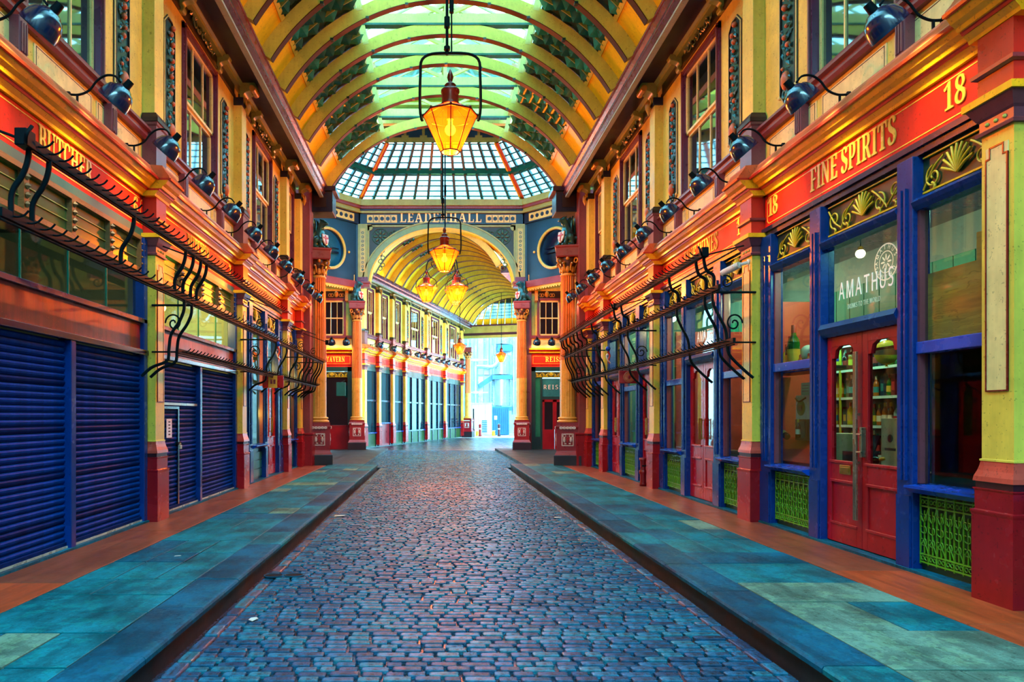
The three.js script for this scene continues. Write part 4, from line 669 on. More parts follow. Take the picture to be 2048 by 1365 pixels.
// pilaster strips behind the near columns, closing the facades, and blocks that carry the dome
for (const s of [-1, 1]) {
  const w = struct(s < 0 ? 'wall_left' : 'wall_right', [s * 4.5, 0, -22]);
  put(w, 'end_pilaster', [rbx(s, 4.15, 4.8, 1.0, 8.62, 21.62, 22.2, .02)], M.mauve); put(w, 'end_plinth', [rbx(s, 4.08, 4.85, -.1, .95, 21.62, 22.3, .02), rbx(s, 4.05, 4.85, .95, 1.02, 21.6, 22.32, .02)], M.maroon);
  put(w, 'corner_mass', bx(s, 4.8, 9.5, -.1, 11.4, 21.8, 22.2), M.mauve); put(w, 'corner_block', [rbx(s, 3.5, 4.3, 7.95, 8.6, 21.95, 22.7, .02), rbx(s, 3.4, 4.4, 8.6, 8.75, 21.9, 22.8, .02)], M.bandNavy); put(w, 'block_panel', [bx(s, 3.7, 4.1, 8.1, 8.45, 21.93, 21.95)], M.outline);
  put(w, 'spandrel_wall', bx(s, 4.0, 9.5, 8.75, 11.75, 21.9, 22.2), M.blueWall);
}
// far wall with the arch and the lettered band
{
  const w = struct('wall_far', [0, 0, -CX.far], HERE, 'arched wall at the far side of the crossing'), d = CX.far, a = 3.45, cy = 7.75, rise = 2.72, P = (n, g, m, l) => put(w, n, g, m, l);
  const o = shapeOf([[-CX.w, 7.7], [-CX.w, 10.62], [CX.w, 10.62], [CX.w, 7.7], [a, 7.7]]); for (let i = 0; i <= 32; i++) { const t = i / 32 * Math.PI; o.lineTo(a * Math.cos(t), cy + rise * Math.sin(t)); } o.lineTo(-a, 7.7); o.closePath();
  P('arch_wall', at(plate(o, .35), 0, 0, -d - .35), M.spandrel);
  const ring = (a0, a1, z, t) => { const q = new THREE.Shape(); for (let i = 0; i <= 36; i++) { const u = i / 36 * Math.PI, p = [(a + a1) * Math.cos(u), cy + (rise + a1) * Math.sin(u)]; i ? q.lineTo(...p) : q.moveTo(...p); } for (let i = 36; i >= 0; i--) { const u = i / 36 * Math.PI; q.lineTo((a + a0) * Math.cos(u), cy + (rise + a0) * Math.sin(u)); } return at(plate(q, t), 0, 0, z); };
  P('arch_band', ring(0, .26, -d, .08), paint('#6f9a62', .5)); P('arch_edge', ring(.26, .32, -d, .12), M.greenPanel); P('arch_soffit', ring(-.06, .02, -d - .6, .66), M.vaultPanel);
  for (const s of [-1, 1]) {
    const ro = []; for (let k = 0; k < 8; k++) ro.push(at(new THREE.SphereGeometry(.12, 8, 5).scale(.55, 1, .3), 0, .22, 0).rotateZ(k * Math.PI / 4)); ro.push(new THREE.SphereGeometry(.08, 8, 6).scale(1, 1, .5), new THREE.TorusGeometry(.38, .025, 5, 20));
    for (let k = 0; k < 7; k++) ro.push(at(new THREE.TorusGeometry(.1, .02, 4, 10), -s * (.5 + k * .18 * (k > 2 ? .6 : 1)), .12 + .06 * (k % 2), 0), at(new THREE.TorusGeometry(.09, .02, 4, 10), .12 * (k % 2), -.5 - k * .17, 0));
    P('rosette', at(merge(ro), s * 2.9, 10.05, -d + .03), M.rosette); 
    P('spandrel_border', [bx(s, 3.42, 3.5, 8.1, 10.55, d - .06, d), bx(s, 1.0, 3.5, 10.5, 10.58, d - .06, d), at(new THREE.CylinderGeometry(.16, .16, .06, 16).rotateX(Math.PI / 2), s * 3.42, 10.48, -d + .03)], M.greenPanel);
    P('pilaster', bx(s, 3.5, 3.95, 8.1, 10.62, d - .12, d), M.greenPanel); P('corner_post', bx(s, 3.85, 4.25, 7.6, 11.6, d - .1, d + .35), M.blueWall); P('pilaster_panel', [bx(s, 3.6, 3.85, 8.35, 10.4, d - .14, d - .11)], paint('#b9b560', .5)); P('pilaster_ornament', Array.from({ length: 9 }, (_, k) => at(new THREE.TorusGeometry(.05, .016, 4, 8), s * 3.725, 8.6 + k * .2, -d + .145)).concat([at(new THREE.OctahedronGeometry(.07, 0), s * 3.725, 8.45, -d + .14)]), paint('#2f7d80', .5)); P('pilaster_foot', bx(s, 3.48, 3.97, 7.85, 8.1, d - .16, d), M.purple);
    P('springing_cornice', [bx(s, 3.4, 4.3, 7.62, 7.85, d - .3, d + .2), bx(s, 3.35, 4.3, 7.78, 7.85, d - .4, d + .2)], M.mauve);
  }
  P('lettered_band', bx(1, -CX.w - .05, CX.w + .05, 10.62, 11.12, d - .1, d + .1), M.bandNavy);
  P('lettering', at(fit(letters('LEADENHALL', .46, .03, serif, 1.2, .05), 3.85), -.04, 10.7, -d + .1), paint('#f6dc84', .4), 'cream serif letters LEADENHALL');
  for (const s of [-1, 1]) { P('star_panel', bx(s, 2.1, 3.52, 10.68, 11.05, d - .115, d - .1), paint('#d8c46a', .5)); P('star', Array.from({ length: 5 }, (_, k) => at(new THREE.CylinderGeometry(.1, .1, .03, 6).rotateX(Math.PI / 2), s * (2.26 + k * .275), 10.865, -d + .12)).concat(Array.from({ length: 4 }, (_, k) => bx(s, 2.385 + k * .275, 2.41 + k * .275, 10.7, 11.03, d - .125, d - .1))), M.bandNavy); }
  P('band_moulding', [bx(1, -CX.w - .1, CX.w + .1, 11.12, 11.22, d - .2, d + .1)], M.greenPanel);
  P('cornice', [prof(1, [[-CX.w - .1, 11.22], [CX.w + .1, 11.22], [CX.w + .1, 11.3], [-CX.w - .1, 11.3]], d - .24, d + .1)], M.bandNavy); P('cornice_dentils', [bx(1, -CX.w, CX.w, 11.3, 11.42, d - .3, d + .1), ...Array.from({ length: 64 }, (_, k) => bx(1, -3.9 + k * .123, -3.84 + k * .123, 11.3, 11.38, d - .34, d - .3))], M.mauve); P('cornice_top', [bx(1, -CX.w - .15, CX.w + .15, 11.42, 11.7, d - .42, d + .1)], M.greenPanel);
  // diagonal walls with round openings
  for (const s of [-1, 1]) {
    const g = sub(w, 'diagonal_wall'), A = V(s * CX.w, 0, -d), B = V(s * CX.W, 0, -30.6), L = A.distanceTo(B), ang = Math.atan2(-(B.z - A.z), B.x - A.x), Q = (n, geo, m) => { const k = merge(geo); k.rotateY(ang); k.translate(A.x, 0, A.z); return put(g, n, k, m); }, F = s > 0 ? -1 : 1;
    // local: x from A to B, +-z; the face towards the crossing is at z = +f
    const f = s > 0 ? 1 : -1, box = (x0, x1, y0, y1, z0, z1) => { const q = new THREE.BoxGeometry(x1 - x0, y1 - y0, Math.abs(z1 - z0)); q.translate((x0 + x1) / 2, (y0 + y1) / 2, f * (z0 + z1) / 2); return q; };
    const pan = shapeOf([[.1, 7.85], [L, 7.85], [L, 10.62], [.1, 10.62]]), hole = new THREE.Path(); hole.absarc(1.75, 9.2, .86, 0, Math.PI * 2, true); pan.holes.push(hole);
    const pl = plate(pan, .2, 0, 24); pl.translate(0, 0, f > 0 ? -.2 : 0); Q('wall_panel', pl, M.blueWall); Q('recess', box(.6, L, 8.1, 10.3, -.5, -.45), s < 0 ? paint('#1b6a80', .5) : M.navy);
    const rg = new THREE.TorusGeometry(.9, .07, 8, 40); rg.translate(1.75, 9.2, f * .02); Q('round_frame', rg, paint('#c9b24a', .45)); Q('frame_studs', Array.from({ length: 12 }, (_, k) => at(new THREE.SphereGeometry(.025, 6, 5), 1.75 + .9 * Math.cos(k * .5236), 9.2 + .9 * Math.sin(k * .5236), f * .09)).concat([at(new THREE.SphereGeometry(.06, 8, 6), .62, 9.2, f * .05)]), M.gold);
    Q('recess_bar', [box(.9, 2.6, 9.12, 9.22, -.4, -.34), box(.9, 2.6, 9.34, 9.38, -.4, -.34)], M.navy);
    Q('star_band', box(-.02, L, 10.62, 11.12, -.1, .1), M.bandNavy); Q('star_panel', box(.35, L - .2, 10.68, 11.05, .1, .115), paint('#d8c46a', .5)); Q('star', Array.from({ length: 9 }, (_, k) => at(new THREE.CylinderGeometry(.1, .1, .03, 6).rotateX(Math.PI / 2), .55 + k * .3, 10.865, f * .12)), M.bandNavy);
    Q('cornice', [box(-.1, L, 11.12, 11.3, -.1, .24), box(-.1, L, 11.42, 11.7, -.1, .42)], M.greenPanel); Q('cornice_dentils', box(-.1, L, 11.3, 11.42, -.1, .34), M.mauve);
    Q('string_course', [box(-.1, L, 7.55, 7.85, -.1, .3)], M.mauve); Q('string_dentils', [box(-.05, L, 7.45, 7.56, -.1, .2), ...Array.from({ length: 22 }, (_, k) => box(.05 + k * .15, .12 + k * .15, 7.4, 7.46, 0, .2))], M.cream);
  }
}
// the two frontal shop walls beside the far columns
for (const s of [-1, 1]) {
  const d = 33.0, w = struct(s < 0 ? 'wall_left' : 'wall_right', [s * 5.2, 0, -d]), P = (n, g, m, l) => put(w, n, g, m, l), FX = (x0, x1, y0, y1, z0, z1) => bx(s, x0, x1, y0, y1, d - z1, d - z0);
  P('upper_wall', [FX(4.1, 4.52, 4.7, 7.5, -.2, 0), FX(5.6, 8.5, 4.7, 7.5, -.2, 0), FX(4.1, 8.5, 7.0, 8.2, -.2, 0), FX(4.1, 8.5, 4.6, 5.3, -.2, .02)], M.cream); P('corner_pilaster', [FX(3.95, 4.22, .9, 7.5, -.2, .12)], M.mauve); P('green_strip', [FX(4.24, 4.38, 5.3, 7.3, 0, .06)], M.greenPanel); P('corner_plinth', FX(3.95, 4.22, -.1, .9, -.2, .16), M.maroon);
  P('frieze', FX(4.2, 8.5, 7.05, 7.42, -.1, .05), M.outline); P('frieze_bust', [at(new THREE.SphereGeometry(.13, 10, 8).scale(.8, 1.1, .6), s * 4.95, 7.26, -d + .1), ...[-.3, -.2, .2, .3].map((x) => at(new THREE.TorusGeometry(.07, .02, 4, 9), s * 4.95 + x, 7.22, -d + .07))], M.capital); P('frieze_bracket', [FX(4.38, 4.52, 6.95, 7.45, 0, .2)], M.capital);
  P('sill', FX(4.2, 8.5, 5.2, 5.32, 0, .14), M.mauve); P('apron', [FX(4.2, 8.5, 4.75, 5.18, 0, .04)], M.panelFill); P('cornice', [FX(4.1, 8.5, 4.5, 4.58, -.1, .2), FX(4.1, 8.5, 4.64, 4.7, -.1, .32)], M.corniceYellow); P('cornice_line', FX(4.1, 8.5, 4.58, 4.64, -.1, .26), M.corniceRed);
  const wn = struct('window_' + (++windowCount), [s * 4.9, 5.32, -d]); put(wn, 'frame', [FX(4.5, 4.6, 5.32, 7.05, -.1, .08), FX(5.55, 5.65, 5.32, 7.05, -.1, .08), FX(4.5, 5.65, 6.98, 7.08, -.1, .08)], M.mauve); put(wn, 'sash', [FX(4.6, 5.55, 5.32, 5.4, -.06, .02), FX(4.6, 5.55, 6.9, 6.98, -.06, .02), FX(4.6, 5.55, 6.12, 6.17, -.06, .04), FX(4.6, 4.66, 5.32, 6.98, -.06, .02), FX(5.49, 5.55, 5.32, 6.98, -.06, .02)], M.creamLight); put(wn, 'glazing_bar', [FX(4.91, 4.935, 5.4, 6.9, -.05, .01), FX(5.21, 5.235, 5.4, 6.9, -.05, .01)], M.creamLight); for (let k = 0; k < 3; k++) for (const [a, b] of [[5.4, 6.12], [6.17, 6.9]]) put(wn, 'pane', FX(4.66 + k * .28, 4.92 + k * .28, a, b, -.04, -.03), M.darkGlass);
  const sg = thing('shop_sign', s < 0 ? 'short red sign with gold letters TAVERN beside the further left column' : 'short red sign with pale gold letters beside the further right column', 'sign', [s * 4.9, 3.9, -d]); put(sg, 'board', FX(4.05, 8.5, 3.85, 4.5, -.1, .05), M.blockRed); put(sg, 'panel', FX(4.25, 6.0, 3.95, 4.4, .05, .08), M.signRed); put(sg, 'gold_line', [FX(4.3, 5.95, 3.99, 4.0, .08, .09), FX(4.3, 5.95, 4.35, 4.36, .08, .09), FX(4.3, 4.31, 3.99, 4.36, .08, .09)], M.gold); put(sg, 'lettering', at(fit(letters(s < 0 ? 'TAVERN' : 'REISS', .24, .02, serif, 1.05, .02), s < 0 ? .85 : .78), s * (s < 0 ? 4.98 : 5.27), 4.08, -d + .08), M.gold);
  // ground floor
  const sf = thing('shopfront', s < 0 ? 'dark green tavern front with maroon panels beside the further left column' : 'dark green shopfront with a maroon door beside the further right column', 'shopfront', [s * 5, 0, -d]);
  put(sf, 'frame', [FX(4.22, 4.42, -.1, 3.85, -.1, .05), FX(4.22, 8.5, 3.65, 3.85, -.1, .05), FX(5.9, 6.1, -.1, 3.65, -.1, .05)], M.tealDark); put(sf, 'fanlight', [FX(4.42, 5.9, 3.35, 3.62, -.06, .0)], M.scrollBack); put(sf, 'fanlight_scrolls', at(scrollwork(1.44, .26), s * 5.16, 3.485, -d + .02), M.scroll);
  put(sf, 'side_panel', FX(4.42, 4.75, -.15, .55, -.1, 0), M.tealDark);
  if (s < 0) { put(sf, 'maroon_panel', [FX(4.3, 5.5, -.1, 1.05, 0, .1), FX(4.25, 5.55, 1.05, 1.1, 0, .13)], M.maroon); put(sf, 'pane', FX(4.42, 5.9, 1.1, 3.35, -.06, -.05), M.darkGlass); }
  else { put(sf, 'door', [FX(4.75, 5.32, -.08, .9, -.02, .04), FX(5.34, 5.9, -.08, .9, -.02, .04), FX(4.75, 4.85, .9, 2.3, -.02, .04), FX(5.24, 5.42, .9, 2.3, -.02, .04), FX(4.75, 5.9, 2.2, 2.32, -.02, .04)], M.maroon); put(sf, 'pane', [FX(4.85, 5.24, .9, 2.2, -.02, -.01), FX(5.42, 5.85, .9, 2.2, -.02, -.01)], M.darkGlass); put(sf, 'over_pane', FX(4.75, 5.9, 2.45, 3.3, -.03, -.02), paint('#2c7d80', .2)); put(sf, 'over_frame', [FX(4.66, 4.75, -.1, 3.35, -.05, .05), FX(4.75, 5.9, 2.32, 2.45, -.05, .05)], M.tealDark); put(sf, 'window_letters', at(letters('REISS', .2, .01, sans, 1, .06), s * 5.25, 2.8, -d + .03), M.white); put(sf, 'green_glass', FX(4.42, 4.66, .5, 3.35, -.04, -.03), paint('#1f7a5c', .2)); }
}
for (const s of [-1, 1]) for (const [k, x] of [[0, 4.42], [1, 5.1]]) { const t = GOOSE.clone(); t.name = numbered('gooseneck_lamp'); t.position.set(s * x, 5.0, -33.0); tag(t, `${k ? 'outer' : 'inner'} small gooseneck lamp over the red sign at the ${SIDE(s)} far corner`, 'wall lamp', 'gooseneck lamps at the far corners'); scene.add(t); spot([s * x, 4.9, -32.45], [s * x, 4.1, -33.0], '#ffe09a', GLOW.goose * .8, 1.1, .7, 2); }
// the glazed dome over the crossing
{
  const base = [[-CX.w, CX.far], [-CX.W, 30.6], [-CX.W, 24.9], [-CX.w, CX.near], [CX.w, CX.near], [CX.W, 24.9], [CX.W, 30.6], [CX.w, CX.far]], k = .62, y0 = 11.7, y1 = 13.72, top = base.map(([x, d]) => [x * k, CX.mid + (d - CX.mid) * k]);
  const dome = struct('ceiling', [0, y0, -CX.mid], HERE, 'octagonal glazed dome over the crossing'), P = (i, t, f) => { const a = base[i], b = base[(i + 1) % 8], c = top[i], e = top[(i + 1) % 8], l = [a[0] + (b[0] - a[0]) * f, a[1] + (b[1] - a[1]) * f], h = [c[0] + (e[0] - c[0]) * f, c[1] + (e[1] - c[1]) * f]; return V(l[0] + (h[0] - l[0]) * t, y0 + (y1 - y0) * t, -(l[1] + (h[1] - l[1]) * t)); };
  const quad = (a, b, c, d, th) => { const n = V().subVectors(b, a).cross(V().subVectors(d, a)).normalize().multiplyScalar(th), q = [a, b, c, d], r = q.map((v) => v.clone().add(n)), pos = []; const f = (x, y, z, w) => [x, y, z, x, z, w].forEach((v) => pos.push(v.x, v.y, v.z)); f(q[3], q[2], q[1], q[0]); f(r[0], r[1], r[2], r[3]); for (let i = 0; i < 4; i++) f(q[i], q[(i + 1) % 4], r[(i + 1) % 4], r[i]); const g = new THREE.BufferGeometry(); g.setAttribute('position', new THREE.Float32BufferAttribute(pos, 3)); g.computeVertexNormals(); return norm(g); };
  for (let i = 0; i < 8; i++) {
    const far = i === 7, diag = i === 0 || i === 6, cols = far ? 12 : diag ? 6 : 6, rowsLow = far || diag ? 5 : 1, rowsUp = far || diag ? 4 : 1;
    const bars = [], lips = [];
    for (let c = 0; c <= cols; c++) { bars.push(bar(P(i, 0, c / cols), P(i, 1, c / cols), far ? .12 : .1, .12)); }
    for (const [t0, t1, rows] of [[.02, .47, rowsLow], [.58, .98, rowsUp]]) for (let r = 0; r < rows; r++) for (let c = 0; c < cols; c++) {
      const ta = t0 + (t1 - t0) * r / rows, tb = t0 + (t1 - t0) * (r + 1) / rows - .02, fa = (c + .1) / cols, fb = (c + .9) / cols, lift = V(0, .0, 0);
      put(dome, far || diag ? 'louvre_pane' : 'pane', quad(P(i, ta, fa), P(i, ta, fb), P(i, tb, fb), P(i, tb, fa), .01), M.skyGlass);
    }
    if (far || diag) for (const [t0, t1, rows] of [[.02, .47, rowsLow], [.58, .98, rowsUp]]) for (let r = 0; r <= rows; r++) { const t = t0 + (t1 - t0) * r / rows - .01; lips.push(bar(P(i, t, 0), P(i, t, 1), .05, .045)); }
    put(dome, 'glazing_bars', bars, M.louvreBar); if (lips.length) put(dome, 'louvre_edges', lips, M.louvreBar);
    put(dome, 'ring_beam', [bar(P(i, .525, 0), P(i, .525, 1), .2, .26)], M.lattice);
    put(dome, 'base_beam', bar(P(i, 0, 0), P(i, 0, 1), .2, .1), M.greenPanel);
    put(dome, 'hip_rib', [bar(P(i, 0, 0), P(i, 1, 0), .22, .18)], M.hipOrange); put(dome, 'hip_edge', [bar(P(i, .0, .012), P(i, 1, .015), .07, .2)], M.hipYellow);
    // drum above the glass: blue panels in cream frames
    const a = V(top[i][0], y1, -top[i][1]), b = V(top[(i + 1) % 8][0], y1, -top[(i + 1) % 8][1]), up = V(0, .95, 0); put(dome, 'drum_wall', quad(a, b, b.clone().add(up), a.clone().add(up), .06), M.greenPanel);
    if (far) for (let c = 0; c < 6; c++) { const w = (b.x - a.x) / 6, x = a.x + w * (c + .5), q = Math.abs(w) / 2 - .06, sh = shapeOf([[-q + .1, .2], [q - .1, .2], [q - .1, .3], [q, .3], [q, .75], [q - .1, .75], [q - .1, .85], [-q + .1, .85], [-q + .1, .75], [-q, .75], [-q, .3], [-q + .1, .3]]); put(dome, 'drum_panel', at(plate(sh, .03), x, y1, a.z + .03), M.blueWall); }
  }
  const roof = shapeOf(top.map(([x, d]) => [x, d])); put(dome, 'drum_roof', plate(roof, .08).rotateX(-Math.PI / 2).translate(0, y1 + .95, 0), M.soffit);
  // riveted cross girder and boards closing the vault's end
  const gd = struct('trim_5', [0, 11, -22.3], HERE, 'riveted cross girder at the end of the near vault'); put(gd, 'girder', [bx(1, -3.0, 3.0, 10.85, 11.15, 22.25, 22.45)], M.beam); put(gd, 'girder_web', bx(1, -3.0, 3.0, 11.15, 11.45, 22.35, 22.4), M.greenPanel); put(gd, 'girder_flange', [bx(1, -3.0, 3.0, 11.42, 11.5, 22.2, 22.5)], M.beam); put(gd, 'rivets', Array.from({ length: 56 }, (_, k) => at(new THREE.SphereGeometry(.025, 5, 4), -2.75 + k * .1, 11.19, -22.24)), M.tealDark); put(gd, 'gable_boards', [bx(1, -2.2, 2.2, 11.5, 12.2, 22.4, 22.45)], M.vaultPanelPale);
}

// unseen plain fronts added beside the crossing, keeping sky glare off the shop glass
for (const s of [-1, 1]) {
  const w = struct(s < 0 ? 'wall_left' : 'wall_right', [s * 10, 0, -27.7], HERE, 'plain unseen front added to block sky beside the crossing');
  put(w, 'lower_front', bx(s, 9.6, 9.9, -.1, 4.2, 21.9, 34), M.blueDark); put(w, 'sign_band', bx(s, 9.5, 9.9, 4.2, 4.8, 21.9, 34), M.blockRed); put(w, 'upper_front', bx(s, 9.6, 9.9, 4.8, 13, 21.9, 34), M.cream);
  for (let k = 0; k < 4; k++) put(w, 'front_window', bx(s, 9.56, 9.6, 5.6, 8, 23 + k * 2.7, 24.4 + k * 2.7), M.darkGlass);
  put(w, 'side_arm_roof', bx(s, 6.3, 9.9, 11.6, 11.75, 22, 34), M.vaultPanelPale); put(w, 'side_wall', bx(s, 6.3, 9.9, -.1, 11.7, 33.2, 33.5), M.cream);
}

// unseen fronts added behind the camera to block the low sky
{
  const w = struct('wall_rear_blocker', [0, 0, 13], HERE, 'unseen stone front added behind the camera to block low sky'); put(w, 'front', bx(1, -22, 22, -.2, 13, -13.6, -13), paint('#8a8478', .7, { map: 'stone' })); put(w, 'plinth', bx(1, -22, 22, -.2, 4.2, -13, -12.9), M.tealDark);
  for (let k = 0; k < 10; k++) for (const y of [5.2, 8.6]) put(w, 'front_window', bx(1, -19 + k * 4, -17.4 + k * 4, y, y + 2.3, -13, -12.95), M.darkGlass);
  for (const s of [-1, 1]) put(w, 'corner_front', bx(s, 4.8, 5.2, -.2, 11, -9, 1.6), paint('#8a8478', .7, { map: 'stone' }));
}
// ================================================================ THE FAR ARCADE, TURNING RIGHT
const FAR = { x: -.42, z: -34.0, turn: -0.297 };
const FL = (() => { const [x, , z] = placeIn(FAR, [.6, 0, 0]); return { x, z, turn: FAR.turn }; })();   // same, shifted so that its left facade stands where the near one does
const FP = [.6, 2.6, 4.7, 6.8, 11.05, 15.3, 20.0], FEND = 20.3;
upperWall(-1, FL, FP, .6, 20.1, { name: 'wall_left' });
cornice('trim_6', -1, .3, 20.2, FP, FL);
eaves('trim_7', -1, 0, 20.4, FL, -.1);
FP.forEach((p, i) => pier(-1, p, `${ORD[i]} yellow pier with red base in the far arcade, counted from the crossing`, FL, 'piers of the far arcade'));
for (let i = 0; i + 1 < FP.length; i++) {
  const a = FP[i] + .2, b = FP[i + 1] - .2, w = (b - a);
  signBoard(-1, a, b, '', `${ORD[i]} red sign board in the far arcade, counted from the crossing`, [], FL);
  const t = thing('shopfront', `${ORD[i]} dark shopfront in the far arcade, counted from the crossing`, 'shopfront', [-U, 0, -(a + b) / 2], FL), s = -1;
  put(t, 'header', bx(s, U - .03, U + .1, 3.9, 4.26, a, b), M.scrollBack); put(t, 'riser', bx(s, U - .02, U + .1, -.1, i === 1 ? 1.1 : .6, a, b), i === 1 ? M.maroon : M.grilleBack); put(t, 'sill', rbx(s, U - .1, U + .1, i === 1 ? 1.1 : .6, i === 1 ? 1.18 : .68, a, b, .01), M.blue);
  const n = w > 3 ? 3 : 1; for (let k = 0; k <= n; k++) { const x = a + w * k / n; put(t, 'post', rbx(s, U - .06, U + .1, -.1, 3.9, x - .06, x + .06, .01), M.blueDark); } put(t, 'rail', rbx(s, U - .04, U + .08, 2.3, 2.4, a, b, .01), M.blueDark);
  for (let k = 0; k < n; k++) for (const [y0, y1] of [[.68, 2.3], [2.4, 3.9]]) put(t, 'pane', bx(s, U + .02, U + .026, y0, y1, a + w * k / n + .06, a + w * (k + 1) / n - .06), M.farGlass);
  for (const dd of w > 3 ? [a + .6, a + 1.8, a + 3.0] : [a + .8]) gooseLamp(-1, 4.5, 5.26, dd, `${w < 3 ? 'only' : dd - a < 1 ? 'nearest' : dd - a < 2 ? 'middle' : 'furthest'} small gooseneck lamp over the ${ORD[i]} red sign of the far arcade`, 'gooseneck lamps of the far arcade', FL, dd - a > 1.5 && dd - a < 2 || w < 3 ? .9 : 0);
}
const farRibs = Array.from({ length: 16 }, (_, i) => .2 + i * 1.34);
vault('ceiling', FAR, farRibs, { R: 3.46, cy: 7.08, spring: 3.1, skinEdge: 3.34, lantern: 1.4, share: .45, detail: false });
{
  const w = struct('wall_right', [3.8, 0, -9], FAR, 'right-hand eaves of the far arcade'); put(w, 'eaves', bx(1, 3.2, 4.7, 8.45, 8.8, .8, 20.3), M.gutter);
  // uplights along the far gutter
  for (let i = 0; i < 7; i++) { const d = 1.6 + i * 2.68, t = thing('gutter_uplight', `${ORD[i]} uplight behind the left gutter of the far arcade`, 'uplight', [-3.26, 8.64, -d], FAR, 'uplights behind the gutters'); put(t, 'case', bx(-1, 3.23, 3.29, 8.64, 8.7, d - .5, d + .5), M.iron); put(t, 'tube', bx(-1, 3.24, 3.28, 8.7, 8.715, d - .48, d + .48), glow('#ffcf60', 3)); const p = placeIn(FAR, [-3.2, 8.74, -d]), q = placeIn(FAR, [-2.6, 9.7, -d]), l = new THREE.RectAreaLight('#ffd880', GLOW.uplight * 3, .9, .06); l.position.set(...p); l.lookAt(...q); scene.add(l); }
  // glazed end of the vault
  const e = struct('window_' + (++windowCount), [0, 8.3, -FEND], FAR), R = 3.42, cy = 7.08, d = FEND;
  put(e, 'transom', [bx(1, -4.3, 4.3, 7.55, 7.75, d - .1, d + .2), bx(1, -4.3, 4.3, 7.95, 8.45, d - .05, d + .15)], M.greenPanel); put(e, 'transom_line', [bx(1, -4.3, 4.3, 7.75, 7.95, d - .02, d + .15)], M.soffit); put(e, 'transom_cornice', bx(1, -4.3, 4.3, 8.45, 8.55, d - .25, d + .15), M.gutter);
  const up = (x) => cy + Math.sqrt(Math.max(0, R * R - x * x)), cols = 10, xw = 5.6 / cols;
  for (let k = 0; k <= cols; k++) { const x = -2.8 + k * xw; put(e, 'mullion', tube([[x * 1.05, 8.55, -d], [x * .98, (8.55 + up(x)) / 2, -d], [x * .86, up(x * .86), -d]], .05, 8, 6), M.rib); }
  for (let k = 0; k < cols; k++) { const x0 = -2.8 + k * xw, x1 = x0 + xw, h = Math.min(up(x0), up(x1)); put(e, 'yellow_panel', bx(1, x0 + .05, x1 - .05, 8.55, 9.0, d - .02, d + .01), M.vaultPanel); for (let y = 9.02; y < h - .05; y += .24) put(e, 'louvre_pane', bx(1, x0 + .05, x1 - .05, y, Math.min(y + .2, h), d, d + .008), M.skyGlass); }
  for (let y = 9.0; y < 10.5; y += .24) { const hx = Math.sqrt(R * R - (y - cy) ** 2); put(e, 'louvre_edge', bx(1, -hx, hx, y - .02, y + .02, d - .01, d + .02), M.louvreBar); }
}
{ const c = column(FAR, -3.5, 20.5, 0, 'distant fluted column at the open end of the far arcade', 0); c.scale.set(1, 1, 1); }
